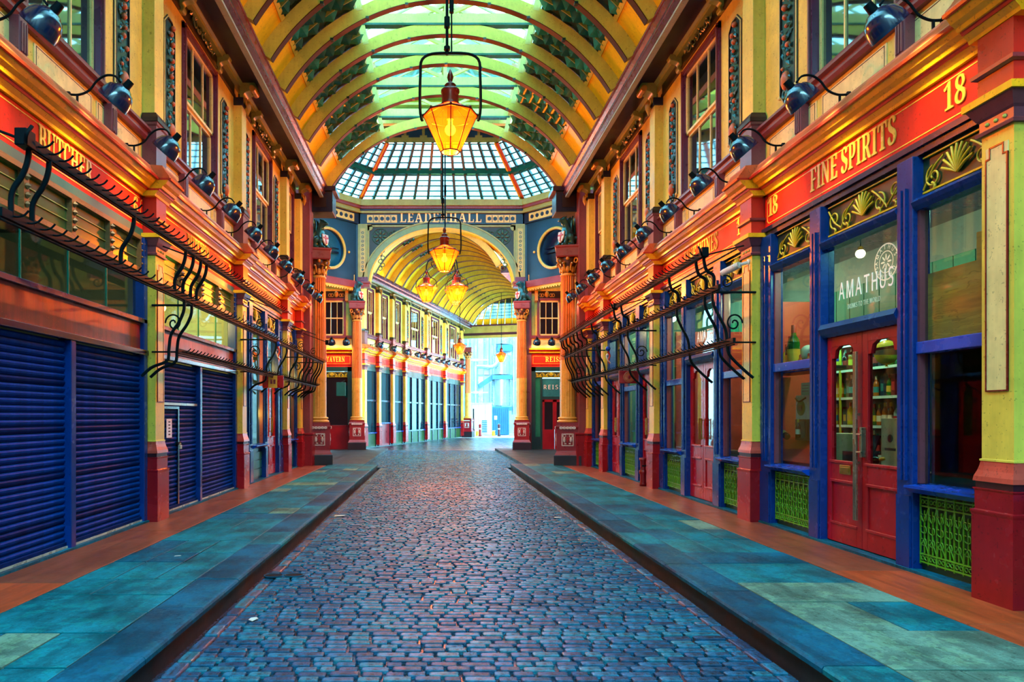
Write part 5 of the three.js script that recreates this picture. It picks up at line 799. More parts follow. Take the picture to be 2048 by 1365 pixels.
// ================================================================ THE OPEN STREET BEYOND: steel building, hoarding, bollards
{
  const K = (px, d) => (px - 872) * d / 1400 - .26, H = (py, d) => 1.55 + (832 - py) * d / 1400;
  let d = 68; const b = thing('steel_building', 'tall pale steel-clad building with pipes and stairs beyond the arcade end', 'building', [6, 0, -d]), P = (n, g, m, l) => put(b, n, g, m, l), X = (p) => K(p, d), Y = (p) => H(p, d);
  P('wall', bx(1, X(860), X(1180), -.1, 26, d + 2, d + 3), M.steelMatt);
  for (let k = 0; k < 9; k++) P('cladding_panel', rbx(1, X(958 + k * 12) + .03, X(970 + k * 12) - .03, Y(815), Y(752), d + 1.9, d + 2, .02), k % 3 ? M.steelMatt : M.steelSky);
  for (let k = 0; k < 9; k++) P('cladding_panel', rbx(1, X(958 + k * 12) + .03, X(970 + k * 12) - .03, Y(748), Y(650), d + 1.9, d + 2, .02), k % 3 === 1 ? M.steelSky : M.steelMatt);
  P('stair_drum', [at(new THREE.CylinderGeometry(.95, .95, Y(760) - Y(812), 28), X(1003), (Y(760) + Y(812)) / 2, -d)], M.steelSky); P('stair_drum', [at(new THREE.CylinderGeometry(.95, .95, Y(712) - Y(750), 28), X(1003), (Y(712) + Y(750)) / 2, -d)], M.steelSky); P('stair_drum', [at(new THREE.CylinderGeometry(.95, .95, 4, 28), X(1003), Y(690) + 2, -d)], M.steelSky);
  const dk = paint('#3a7c98', .5); P('landing', [bx(1, X(983), X(1022), Y(760), Y(752), d - 1, d + 1), bar([X(957), Y(774), -d + .4], [X(984), Y(756), -d + .4], .5, .45)], dk); P('landing', [bx(1, X(983), X(1022), Y(822), Y(814), d - 1, d + 1), bar([X(968), Y(826), -d + .4], [X(985), Y(817), -d + .4], .5, .3)], dk); P('landing', bx(1, X(994), X(1022), Y(704), Y(692), d - 1, d + 1), dk);
  for (const [p, r, y0, y1] of [[950, .26, 830, 600], [974, .17, 735, 600], [989, .16, 712, 600], [936, .12, 830, 600], [1026, .2, 830, 600]]) P('pipe', at(new THREE.CylinderGeometry(r, r, Y(y1) - Y(y0), 16), X(p), (Y(y0) + Y(y1)) / 2, -d + .6), M.steelSky);
  P('pipe', tube([[X(950), Y(734), -d + .6], [X(966), Y(735), -d + .8], [X(984), Y(735), -d + .9], [X(992), Y(728), -d + .8], [X(992), Y(716), -d + .6]], .2, 24, 12), M.steelSky); for (const y of [722, 786]) P('pipe_collar', [at(new THREE.CylinderGeometry(.32, .32, .25, 16), X(950), Y(y), -d + .6), bx(1, X(940), X(975), Y(y) - .06, Y(y) + .06, d - .8, d - .5)], M.steelMatt);
  for (let r = 0; r < 10; r++) P('window_strip', bx(1, X(929), X(943), Y(812 - r * 16), Y(803 - r * 16), d + 1.6, d + 2), r % 2 ? paint('#4aa0b4', .1) : paint('#8fd0dc', .15));
  d = 61; const h = thing('hoarding', 'white site hoarding with a blue louvred vent at the arcade end', 'hoarding', [3.4, 0, -d]); for (let k = 0; k < 4; k++) put(h, 'panel', rbx(1, K(930 + k * 13.5, d) + .01, K(943.5 + k * 13.5, d) - .01, -.1, H(808, d), d, d + .1, .01), M.hoarding); put(h, 'coping', bx(1, K(929, d), K(985, d), H(808, d), H(806, d), d - .05, d + .15), M.steelMatt); for (let k = 0; k < 7; k++) put(h, 'vent_slat', bx(1, K(964, d), K(974, d), H(865 - k * 3.6, d), H(863 - k * 3.6, d), d - .06, d), M.container);
  const c = thing('blue_container', 'bright blue site container beside the white hoarding', 'container', [5.4, 0, -d]); put(c, 'box', rbx(1, K(985, d), K(1018, d), -.1, H(814, d), d - .1, d + 2, .03), M.container); for (let k = 0; k < 8; k++) put(c, 'rib', bx(1, K(987 + k * 4, d), K(988.5 + k * 4, d), .1, H(818, d), d - .15, d - .1), M.container); put(c, 'label', bx(1, K(988, d), K(994, d), H(840, d), H(832, d), d - .16, d - .14), M.hoarding);
  const boll = (px, dd, m, label, w = .12) => { const t = thing('bollard', label, 'bollard', [K(px, dd), -.1, -dd]); put(t, 'post', at(lathe([[.001, 0], [w, 0], [w, .1], [w * .8, .14], [w * .75, .8], [w * .95, .84], [w * .95, .9], [w * .6, .98], [.001, 1.02]], 14), K(px, dd), -.1, -dd), m); put(t, 'stripe', at(new THREE.CylinderGeometry(w * .8, w * .8, .1, 14), K(px, dd), .5, -dd), M.white); };
  boll(960, 56, M.red, 'red bollard on the bright street, left one'); boll(998, 56, paint('#5a2030', .4), 'dark red bollard on the bright street, right one');
  const pole = thing('sign_post', 'thin dark post standing before the white hoarding', 'post', [K(947, 55), -.1, -55]); put(pole, 'pole', rod([K(947, 55), -.1, -55], [K(947, 55), 2.1, -55], .05), M.iron); put(pole, 'band', rod([K(947, 55), 1.0, -55], [K(947, 55), 1.35, -55], .075), M.redDark); put(pole, 'foot', rod([K(947, 55), -.1, -55], [K(947, 55), .5, -55], .08), M.iron);
  const cone = (px, label) => { const t = thing('yellow_box', label, 'box', [K(px, 57), -.1, -57]); put(t, 'body', at(new THREE.CylinderGeometry(.16, .2, .4, 4).rotateY(.78), K(px, 57), .1, -57), paint('#f0c020', .5)); put(t, 'lid', at(new THREE.BoxGeometry(.3, .05, .3), K(px, 57), .32, -57), M.white); }; cone(955, 'small yellow block beside the left bollard'); cone(987, 'small yellow block beside the right bollard');
}

// tall unseen fronts added around the end street to cut its sky light
{
  const stone = paint('#8d949a', .7, { map: 'stone' }), F2 = { x: FAR.x, z: FAR.z, turn: FAR.turn };
  const w = struct('wall_end_blocker', [0, 10.5, -20.8], F2, 'unseen stone front added over the arcade mouth to shade the street'); put(w, 'front', bx(1, -14, 14, 10.55, 13.5, 20.5, 21), stone); put(w, 'front', [bx(-1, 3.9, 14, -.1, 10.55, 20.5, 21), bx(1, 4.2, 14, -.1, 10.55, 20.5, 21)], stone); put(w, 'gable', bx(1, -4.2, 4.2, 10.2, 10.8, 20.35, 20.9), stone);
  const e = struct('wall_street_blocker', [-8, 0, -64], HERE, 'tall unseen fronts added on both sides to shade the street'); put(e, 'front', bx(1, -8.5, -8, -.2, 14, 50, 72), stone); put(e, 'front', bx(1, 20, 20.5, -.2, 14, 50, 72), stone);
}
// ================================================================ HANGING LANTERNS
const LANTERN = (() => {
  const o = new THREE.Group(), add = (p, name, geoms, mat) => { const m = shade(new THREE.Mesh(uvbox(merge(geoms)), mat)); m.name = name; p.add(m); return m; };
  const n = 8, V8 = (r, y, k) => [r * Math.sin(k * 2 * Math.PI / n), y, r * Math.cos(k * 2 * Math.PI / n)], rB = .15, rT = .415, hT = .56, rC = .13, hC = .72;
  const face = (a, b, c, d) => { const g = new THREE.BufferGeometry(); g.setAttribute('position', new THREE.Float32BufferAttribute([...a, ...b, ...c, ...a, ...c, ...d], 3)); g.computeVertexNormals(); return norm(g); };
  for (let k = 0; k < n; k++) add(o, 'pane', face(V8(rB, 0, k), V8(rB, 0, k + 1), V8(rT, hT, k + 1), V8(rT, hT, k)), M.amber);
  for (let k = 0; k < n; k++) add(o, 'roof_pane', face(V8(rT, hT, k), V8(rT, hT, k + 1), V8(rC, hC, k + 1), V8(rC, hC, k)), M.amber);
  add(o, 'frame', Array.from({ length: n }, (_, k) => [rod(V8(rB, 0, k), V8(rT, hT, k), .009, 5), rod(V8(rT, hT, k), V8(rT, hT, k + 1), .016, 6), rod(V8(rB, 0, k), V8(rB, 0, k + 1), .01, 5), rod(V8(rT, hT, k), V8(rC, hC, k), .01, 5), at(new THREE.SphereGeometry(.022, 6, 5), ...V8(rT, hT + .015, k))]).flat(), M.copper);
  add(o, 'chimney', lathe([[.001, .7], [.15, .7], [.155, .73], [.13, .76], [.13, .9], [.145, .92], [.145, .95], [.1, .98], [.07, 1.0], [.09, 1.03], [.06, 1.06], [.03, 1.08], [.035, 1.1], [.05, 1.15], [.04, 1.2], [.012, 1.27], [.001, 1.28]], 18), M.copper);
  const bulb = add(o, 'bulb', [at(new THREE.SphereGeometry(.085, 14, 10), 0, .34, 0), at(new THREE.CylinderGeometry(.035, .04, .1, 10), 0, .44, 0)], glow('#ffd27a', 14));
  add(bulb, 'lamp_holder', [at(new THREE.CylinderGeometry(.05, .05, .2, 12), 0, .6, 0)], M.brass);
  return o;
})();
function lanternAt(x, y, z, label, hang, power = 1) {
  const t = LANTERN.clone(); t.name = numbered('hanging_lantern'); t.position.set(x, y, z); tag(t, label, 'lantern', 'amber hanging lanterns'); scene.add(t);
  point([x, y + .34, z], '#ffd080', GLOW.lantern * power, 3.5);
  if (hang) {
    const add = (name, g) => { const m = shade(new THREE.Mesh(uvbox(merge(g)), M.iron)); m.name = name; t.add(m); };
    add('hanger', [tube([[-.43, .48, 0], [-.46, .6, 0], [-.46, 1.2, 0], [-.44, 1.42, 0], [-.34, 1.5, 0], [0, 1.53, 0], [.34, 1.5, 0], [.44, 1.42, 0], [.46, 1.2, 0], [.46, .6, 0], [.43, .48, 0]], .022, 50, 8), rod([-.46, .5, 0], [-.4, .56, 0], .012), rod([.46, .5, 0], [.4, .56, 0], .012)]);
    add('down_rod', [rod([-.05, 1.5, 0], [-.05, hang, 0], .022), rod([.02, 1.52, 0], [.02, hang - .4, 0], .012), at(new THREE.CylinderGeometry(.045, .045, .16, 10), -.05, 2.0, 0), at(new THREE.CylinderGeometry(.035, .035, .3, 10), .02, 2.3, 0), at(new THREE.CylinderGeometry(.05, .05, .05, 10), -.05, 1.6, 0)]);
  }
  return t;
}
lanternAt(-.04, 5.62, -10.8, 'largest amber lantern, hanging nearest over the street', 5.3);
lanternAt(-.02, 5.66, -19.9, 'second amber lantern, hanging before the lettered band', 5.3, 1.4);
lanternAt(1.28, 5.5, -45, 'distant amber lantern by the far arcade windows'); lanternAt(4.55, 5.5, -51.5, 'furthest amber lantern, hung before the steel building');
for (const [x, y, z, l] of [[1.28, 5.5, -45, 'left'], [4.55, 5.5, -51.5, 'right']]) { const t = thing('lantern_chain', `thin chain holding the distant lantern on the ${l}`, 'chain', [x, y + 1.27, z]); put(t, 'chain', rod([x, y + 1.27, z], [x, 10.6, z], .02, 6), M.iron); put(t, 'hook', at(new THREE.TorusGeometry(.05, .015, 5, 10), x, y + 1.32, z), M.iron); }
{ // three lanterns on one scrolled fitting in the middle of the crossing
  const x = .1, z = -27.75, y = 6.05, t = thing('lantern_cluster', 'scrolled iron fitting with a long rod in the crossing centre', 'light fitting', [x, 7.2, z]);
  put(t, 'down_rod', rod([x, 7.5, z], [x, 14.95, z], .03), M.iron); put(t, 'boss', at(lathe([[.001, -.25], [.05, -.2], [.1, -.05], [.1, .05], [.04, .2], [.03, .4]], 14), x, 7.5, z), M.iron);
  const arms = [[-.74, .1], [.48, .2], [.42, -.5]];
  arms.forEach(([ax, az], i) => { put(t, 'arm', [tube([[x, 7.55, z], [x + ax * .4, 7.8, z + az * .4], [x + ax * .85, 7.7, z + az * .85], [x + ax, 7.4, z + az], [x + ax, 7.3, z + az]], .025, 20, 7), tube([[x + ax * .2, 7.5, z + az * .2], [x + ax * .6, 7.4, z + az * .6], [x + ax * .75, 7.6, z + az * .75], [x + ax * .55, 7.65, z + az * .55]], .018, 14, 6)], M.iron); lanternAt(x + ax, y, z + az, ['amber lantern on the left arm of the crossing fitting', 'amber lantern on the right front arm of the crossing fitting', 'amber lantern on the right rear arm of the crossing fitting'][i], 0, 1.6); put(t, 'yoke', tube([[x + ax - .42, y + .56, z + az], [x + ax - .36, y + .85, z + az], [x + ax - .14, y + 1.0, z + az], [x + ax, y + 1.27, z + az], [x + ax + .14, y + 1.0, z + az], [x + ax + .36, y + .85, z + az], [x + ax + .42, y + .56, z + az]], .016, 26, 6), M.iron); });
}
// ================================================================ WROUGHT IRON HOOK RAILS
const HOOK = uvbox(merge(tube([[0, 0, 0], [0, -.005, .05], [0, .01, .1], [0, .045, .135]], .009, 7, 5)));
const RAILS = { '-1': { A: [3.6, 3.80], B: [3.75, 3.19], C: [3.96, 2.48] }, 1: { A: [3.6, 3.9], B: [3.75, 3.38], C: [3.96, 2.62] } };
function hookRail(s, a, b, label, pairs, o = {}) {
  const lower = o.lower ?? pairs, RAIL = RAILS[s];
  const t = thing('hook_rail', label, 'hook rail', [s * 4.3, 2.1, -(a + b) / 2]), p = (u, y, d) => [s * u, y, -d];
  for (const [k, [u, y]] of Object.entries(RAIL)) {
    const r0 = k === 'A' ? (o.a ?? a) : k === 'C' ? (o.c ?? a) : a;
    const rl = put(t, 'rail', [rbx(s, u - .02, u + .02, y - (k === 'A' ? .05 : .04), y + .035, r0, b, .004), rod(p(u, y - .06, r0), p(u, y - .06, b), .012, 6)], M.iron);
    if (k === 'A') put(rl, 'rail_end', [rbx(s, u - .05, u + .05, y - .07, y + .07, r0 - .08, r0 + .06, .01), tube([p(u, y, r0), p(u - .06, y - .06, r0 - .1), p(u - .1, y - .02, r0 - .16), p(u - .12, y + .06, r0 - .12)], .016, 12, 6)], M.iron);
    for (let d = r0 + .15; d < b; d += k === 'B' ? .2 : .16) copyOf(rl, 'hook', HOOK, M.iron, s * (u - .01) - t.base[0], y - t.base[1], -d - t.base[2], -s * Math.PI / 2);
  }
  const [uA, yA] = RAIL.A, [uB, yB] = RAIL.B, [uC, yC] = RAIL.C;
  for (const d of pairs) {
    if (d >= (o.a ?? a)) put(t, 'bracket', tube([p(uA, yA, d), p(uA + .01, yA - .14, d), p(uA + .05, yA - .26, d), p(uB - .01, yB + .2, d), p(uB, yB, d)], .024, 16, 7), M.iron);
    if (lower.includes(d)) put(t, 'bracket', tube([p(uB, yB, d + .05), p(uB + .005, yB - .18, d + .05), p(uB + .07, yB - .34, d + .05), p(uC - .03, yC + .2, d + .05), p(uC, yC, d + .05), p(uC + .02, yC - .16, d + .05), p(4.2, 2.22, d + .05), p(4.34, 2.1, d + .05)], .022, 24, 7), M.iron);
  }
  for (const q of PIERS) if (q > a - .3 && q < b + .3) { for (const st of [rod(p(4.4, yB - .03, q - .2), p(uB, yB - .03, q - .2), .018, 6), rod(p(4.4, 4.1, q), p(uA, yA, q), .012, 6), rod(p(4.4, yC, q - .2), p(uC, yC, q - .2), .014, 6)]) put(t, 'stay', st, M.iron); for (const g of [tube(spiral(0, 0, .14, 1.5, 1, 0, 18).map(([x, y]) => p(uC + .12 + x * .9, 2.9 + y, q - .2)), .013, 26, 5), tube(spiral(0, 0, .1, 1.4, -1, 2, 16).map(([x, y]) => p(uB + .22 + x, 3.5 + y, q - .2)), .011, 22, 5)]) put(t, 'scroll', g, M.iron); }
  return t;
}
hookRail(-1, 5.6, 15.1, 'dark iron hook rail with spikes in front of the two butcher shops', [5.75, 6.05, 7.75, 9.35, 9.65, 9.95, 10.2], { a: 5.7, c: 10.0, lower: [9.65, 9.95] });
hookRail(-1, 15.1, 21.6, 'dark iron hook rail running on to the left fluted column', [15.2, 16.3, 17.6, 18.8, 19.3, 19.8, 20.6, 21.0, 21.4], { a: 21.5, c: 15.1 });
hookRail(1, 9.9, 15.1, 'dark iron hook rail in front of the FINE WINES shop', [10.1, 10.4, 11.6, 14.6], { a: 10.1, c: 9.9 });
hookRail(1, 15.1, 21.8, 'dark iron hook rail running on to the right fluted column', [15.2, 17.4, 18.6, 19.2, 19.7, 20.2, 20.8, 21.3, 21.6], { a: 15.1, c: 15.1 });
// hanging signs and small fittings
{
  const sg = (s, x, y, d, w, h, label, face, extra) => { const t = thing('hanging_sign', label, 'sign', [x, y, -d]); put(t, 'board', at(new RoundedBoxGeometry(w, h, .04, 1, .015), x, y, -d), face); extra(t); put(t, 'hanger', [rod([x - w * .3, y + h / 2, -d], [x - w * .3, 2.56, -d], .008), rod([x + w * .3, y + h / 2, -d], [x + w * .3, 2.56, -d], .008)], M.iron); };
  sg(1, 3.98, 2.4, 15.4, .44, .28, 'square red hanging sign with a round gold mark, right side', M.maroon, (t) => { put(t, 'mark', [at(new THREE.CylinderGeometry(.1, .1, .02, 24).rotateX(Math.PI / 2), 3.98, 2.4, -15.37), at(new THREE.TorusGeometry(.115, .008, 5, 28), 3.98, 2.4, -15.375)], paint('#b86a4a', .4)); put(t, 'bird', [at(new THREE.SphereGeometry(.035, 8, 6).scale(1, 1.2, .3), 3.98, 2.4, -15.355)], M.maroon); });
  sg(-1, -3.96, 2.32, 15.9, .48, .28, 'red hanging sign with a yellow centre panel, left side', M.crossRed, (t) => { put(t, 'panel', at(new THREE.BoxGeometry(.2, .28, .02), -3.96, 2.32, -15.87), M.gold); put(t, 'mark', [at(new THREE.BoxGeometry(.05, .1, .02), -3.99, 2.32, -15.862), at(new THREE.BoxGeometry(.05, .1, .02), -3.92, 2.32, -15.862)], M.mauve); });
  const c = thing('security_camera', 'white security camera on the second right pier', 'camera', [4.25, 3.7, -10.4]); put(c, 'body', [rod([4.1, 3.72, -10.62], [4.22, 3.78, -10.34], .05, 14), rod([4.09, 3.715, -10.645], [4.1, 3.72, -10.62], .045, 14)], M.white); put(c, 'lens', rod([4.085, 3.712, -10.66], [4.09, 3.715, -10.645], .03, 12), M.darkGlass); put(c, 'mount', [rod([4.22, 3.78, -10.34], [4.36, 3.82, -10.34], .025, 10), at(new THREE.CylinderGeometry(.045, .045, .02, 14).rotateZ(Math.PI / 2), 4.35, 3.82, -10.34)], M.white);
  const dp = thing('downpipe_shoe', 'red iron downpipe shoe at the foot of the third right pier', 'pipe', [4.36, 0, -15.32]); put(dp, 'pipe', at(lathe([[.001, 0], [.08, 0], [.08, .06], [.065, .08], [.065, .26], [.085, .28], [.085, .34], [.06, .36], [.06, .55], [.08, .57], [.08, .62], [.001, .63]], 14), 4.3, 0, -15.42), M.redDark); put(dp, 'clip', at(new THREE.BoxGeometry(.14, .03, .14), 4.33, .45, -15.42), M.iron);
  const f = (x, y, d, label, cols) => { const t = thing('pennant', label, 'pennant', [x, y, -d]); cols.forEach((m, k) => put(t, ['knot', 'ribbon', 'tail'][k], k === 0 ? at(new THREE.SphereGeometry(.06, 8, 6), x, y, -d) : tube([[x, y - .06 * k, -d], [x + .04 * (k === 1 ? 1 : -1), y - .16, -d], [x + .01, y - .28, -d], [x + .05, y - .34, -d]], .022, 8, 5), m)); };
  f(3.72, 3.1, 16.2, 'small red white and blue ribbon on the right hook rail', [M.blueBright, M.crossRed, M.white]); f(-3.72, 3.12, 15.3, 'small red white and blue ribbon on the left hook rail', [M.blueBright, M.crossRed, M.white]);
  const tg = thing('menu_board', 'teal menu board hanging before the tavern window', 'board', [-4.3, 2.45, -31.5]); put(tg, 'board', at(new RoundedBoxGeometry(.42, .62, .05, 1, .015), -4.55, 2.75, -31.6), M.teal); put(tg, 'bracket', rod([-4.55, 3.05, -31.6], [-4.55, 3.2, -32.95], .02), M.iron);
}
// ================================================================ INSIDE THE SHOPS
{
  for (const s of [-1, 1]) {                                        // closed rooms behind the shopfronts, three to a side
    const cut = s > 0 ? [[1.7, 5.95, 'interiorDark'], [6.05, 18.9, 'interiorDark'], [19.0, 21.7, 'interiorDark']] : [[1.7, 5.95, 'interiorDark'], [6.05, 10.4, 'interiorDark'], [10.45, 14.98, 'interiorDark'], [15.05, 21.7, 'interiorDark']];
    for (const [a, b, m] of cut) { const w = struct(s < 0 ? 'wall_left' : 'wall_right', [s * 7, 0, -(a + b) / 2], HERE, 'dark walls of the shop behind the shopfront'); put(w, 'back_wall', bx(s, 6.9, 7.0, 0, 4.4, a, b), M[m]); put(w, 'side_wall', [bx(s, 4.72, 7, 0, 4.4, a - .04, a), bx(s, 4.72, 7, 0, 4.4, b, b + .04)], M[m]); put(w, 'shop_ceiling', bx(s, 4.66, 7, 4.27, 4.4, a, b), M.blueDark); put(w, 'shop_floor', bx(s, 4.85, 7, -.05, .03, a, b), M.shelfWood); put(w, 'closing_wall', bx(s, 4.66, 4.8, 4.25, 5.12, a, b), M[m]); }
  }
  // teal boarding high on the wine shop's back wall
  const tb = thing('wall_boarding', 'teal vertical boarding high on the wine shop back wall', 'panelling', [6.88, 2.6, -12]); for (let k = 0; k < 26; k++) put(tb, 'board', rbx(1, 6.83, 6.88, 2.75, 3.75, 8.0 + k * .4 + .008, 8.4 + k * .4 - .008, .006), M.interiorTeal);
  const rw = (d0, d1, u0, u1, label) => { const t = thing('red_partition', label, 'partition', [(u0 + u1) / 2, 0, -(d0 + d1) / 2]); put(t, 'panel', bx(1, u0, u1, .03, 3.3, d0, d1), M.interiorRed); put(t, 'skirting', bx(1, u0 - .01, u1 + .01, .03, .2, d0 - .01, d1 + .01), M.mauve); };
  rw(10.75, 10.85, 4.75, 5.7, 'red partition at the far side of the champagne window'); rw(14.6, 14.7, 4.75, 6.2, 'red partition behind the far window under FINE WINES');
  const pl = thing('red_plinth', 'sloping bright red display plinth low in the champagne window', 'display plinth', [4.85, .9, -9.9]); put(pl, 'board', bar([4.72, .9, -9.92], [5.05, 1.22, -9.92], 1.5, .03), paint('#d4341c', .5)); put(pl, 'foot', bx(1, 4.7, 5.1, .82, .9, 9.2, 10.65), M.redDark);
  const ds = thing('display_shelf', 'dark display shelf across the champagne window', 'shelf', [4.85, 2.2, -9.9]); put(ds, 'shelf_board', bx(1, 4.7, 5.2, 2.16, 2.2, 9.0, 10.7), M.shelfWood); put(ds, 'lip', bx(1, 4.68, 4.7, 2.15, 2.22, 9.0, 10.7), M.blue);
  // bottles
  const bottleGeo = { body: uvbox(merge(lathe([[.001, 0], [.04, 0], [.042, .01], [.042, .19], [.036, .22], [.018, .25], [.015, .29], [.017, .3], [.001, .305]], 10))), label: uvbox(merge(lathe([[.0428, .06], [.0428, .15]], 10))) , cap: uvbox(merge(lathe([[.001, .325], [.017, .322], [.018, .27], [.016, .265]], 8))) };
  const glassCols = { green: paint('#1c6a1e', .1, { plainRough: true }), dark: paint('#06202a', .12, { plainRough: true }), amber: paint('#b0641a', .12, { plainRough: true }), clear: paint('#a8d8d4', .08, { plainRough: true }), blue: paint('#0f3c9a', .12, { plainRough: true }), yellow: paint('#d8d81e', .12, { plainRough: true }) }, labelCols = [paint('#e8e4c8', .6), paint('#d8b838', .5), paint('#b8302a', .6), paint('#2a8a8a', .6)];
  const bottle = (x, y, z, kind, sc, lab, label, grp, turn) => { const t = group('bottle', [x, y, z]); tag(t, label, 'bottle', grp); t.scale.setScalar(sc); const gl = copyOf(t, 'glass', bottleGeo.body, glassCols[kind], 0, 0, 0); copyOf(gl, 'paper_label', bottleGeo.label, labelCols[lab], 0, 0, 0); copyOf(gl, 'cap', bottleGeo.cap, labelCols[(lab + 1) % 4], 0, 0, 0); if (turn) t.rotation.set(...turn); return t; };
  bottle(4.86, 2.2, -10.02, 'green', 2.0, 1, 'largest green champagne bottle on the window shelf'); bottle(4.94, 2.2, -10.28, 'dark', 1.6, 1, 'dark green champagne bottle left of the largest one'); bottle(5.0, 2.2, -10.5, 'yellow', 1.3, 1, 'small yellow bottle at the left end of the window shelf');
  for (let k = 0; k < 4; k++) bottle(4.8 + .05 * (k % 2), 2.2, -9.5 - k * .11, 'amber', .62, 1, `${ORD[k]} little gold-topped bottle on the window shelf, from the left`, 'little bottles on the window shelf');
  bottle(4.86, 1.24, -10.2, 'dark', 1.15, 1, 'dark bottle lying tilted on the red plinth', null, [-1.2, 0, 0]);
  const ball = (x, y, z, r, m, label) => { const t = thing('balloon', label, 'balloon', [x, y, z]); put(t, 'skin', at(new THREE.SphereGeometry(r, 18, 14).scale(1, 1.12, 1), x, y, z), m); put(t, 'knot', at(new THREE.ConeGeometry(.02, .04, 7), x, y - r * 1.15, z), m); put(t, 'string', tube([[x, y - r * 1.18, z], [x + .012, y - r * 1.18 - .02, z + .01], [x, y - r * 1.18 - .04, z]], .003, 6, 4), M.white); };
  const pale = paint('#a9dcd8', .3), yel = paint('#d8d83a', .3); ball(5.06, 2.44, -10.0, .11, pale, 'pale teal balloon beside the champagne bottles'); ball(5.1, 2.66, -9.74, .11, pale, 'pale teal balloon, upper one at the window edge'); ball(5.02, 2.4, -9.7, .11, pale, 'pale teal balloon, lower one at the window edge'); ball(5.5, 2.36, -8.95, .14, yel, 'yellow balloon floating inside the steel-handled door');
  const bxt = (x, y, z, w, h, dd, m, name, label, cat, extra) => { const t = thing(name, label, cat, [x, y, z]); put(t, 'body', at(new RoundedBoxGeometry(w, h, dd, 1, .006), x, y + h / 2, z), m); extra?.(t); return t; };
  bxt(5.0, 1.2, -9.95, .16, .3, .3, M.shelfWood, 'display_crate', 'dark open crate holding a bottle in the champagne window', 'crate', (t) => put(t, 'inside', at(new THREE.BoxGeometry(.01, .24, .24), 4.915, 1.35, -9.95), M.interiorDark));
  bxt(5.0, 1.5, -9.95, .14, .34, .3, M.white, 'gift_box', 'white gift box with a round green picture in the champagne window', 'box', (t) => { put(t, 'picture', at(new THREE.CylinderGeometry(.11, .11, .01, 24).rotateZ(Math.PI / 2), 4.927, 1.66, -9.95), paint('#2f7a2a', .5)); put(t, 'ribbon', tube([[4.92, 1.8, -9.81], [4.9, 1.75, -9.95], [4.92, 1.8, -10.09]], .012, 12, 6), M.navy); put(t, 'dot', at(new THREE.SphereGeometry(.05, 10, 8).scale(.2, 1, 1), 4.92, 1.66, -9.95), M.navy); });
  bxt(5.0, 1.84, -9.95, .02, .18, .24, paint('#37b48c', .5), 'price_card', 'green price card standing on the white gift box', 'card', (t) => put(t, 'print', [0, 1, 2].map((k) => at(new THREE.BoxGeometry(.004, .012, .16), 4.988, 1.9 + k * .04, -9.95)), M.tealDark));
  bottle(4.86, 1.24, -9.9, 'dark', .8, 0, 'dark bottle standing in the open crate');
  bxt(5.05, .9, -9.2, .3, .42, .34, paint('#d9c487', .6), 'wooden_case', 'pale wooden wine case low behind the left door pane', 'case', (t) => put(t, 'print', [at(new THREE.BoxGeometry(.004, .02, .2), 4.898, 1.06, -9.2), at(new THREE.CylinderGeometry(.03, .03, .006, 12).rotateZ(Math.PI / 2), 4.898, 1.14, -9.2)], M.outline));
  bxt(5.1, .9, -8.85, .3, .2, .26, M.navy, 'hamper', 'dark blue hamper beside the pale wine case', 'box', (t) => put(t, 'lid', bar([5.2, 1.1, -8.85], [5.28, 1.3, -8.85], .26, .02), M.navy));
  bxt(5.15, .9, -8.3, .05, .62, .34, paint('#cfc79e', .6), 'poster_board', 'cream printed board behind the right door pane', 'board', (t) => put(t, 'print', [at(new THREE.BoxGeometry(.004, .03, .2), 5.123, 1.15, -8.3), at(new THREE.SphereGeometry(.05, 8, 6).scale(.1, 1, 1), 5.123, 1.28, -8.3)], M.tealDark));
  bottle(5.0, .96, -8.6, 'dark', 1.2, 0, 'dark bottle lying before the cream printed board', null, [1.35, 0, 0]);
  const cn = (a, b, label) => { const t = thing('shop_counter', label, 'counter', [5.2, 0, -(a + b) / 2]); put(t, 'top', rbx(1, 4.85, 5.5, .84, .9, a, b, .008), M.shelfWood); put(t, 'front', bx(1, 4.9, 5.45, .03, .84, a + .03, b - .03), M.interiorDark); }; cn(7.9, 9.7, 'low dark counter just inside the steel-handled door'); cn(13.0, 14.5, 'low dark counter just inside the brass-handled door');
  // shelving along the back wall with bottles and boxes
  const CARTON = { box: uvbox(norm(new THREE.BoxGeometry(1, 1, 1))), card: uvbox(norm(new THREE.BoxGeometry(.002, 1, 1))) };
  const shelves = (a, b, label, where, step) => {
    const t = thing('bottle_shelving', label, 'shelving', [6.6, 0, -(a + b) / 2]), ys = [.5, .95, 1.4, 1.85, 2.3];
    put(t, 'back', bx(1, 6.76, 6.8, .03, 2.75, a, b), M.interiorDark); put(t, 'upright', [a, b].map((d) => bx(1, 6.45, 6.8, .03, 2.75, d - .02, d + .02)).concat([bx(1, 6.43, 6.45, .03, 2.75, (a + b) / 2 - .02, (a + b) / 2 + .02)]), paint('#a8a828', .4));
    for (const y of ys) { put(t, 'shelf_board', bx(1, 6.45, 6.78, y - .03, y, a, b), M.shelfWood); put(t, 'price_rail', bx(1, 6.435, 6.45, y - .04, y, a, b), paint('#c8ece0', .5)); } put(t, 'top_board', bx(1, 6.45, 6.78, 2.72, 2.75, a, b), M.shelfWood);
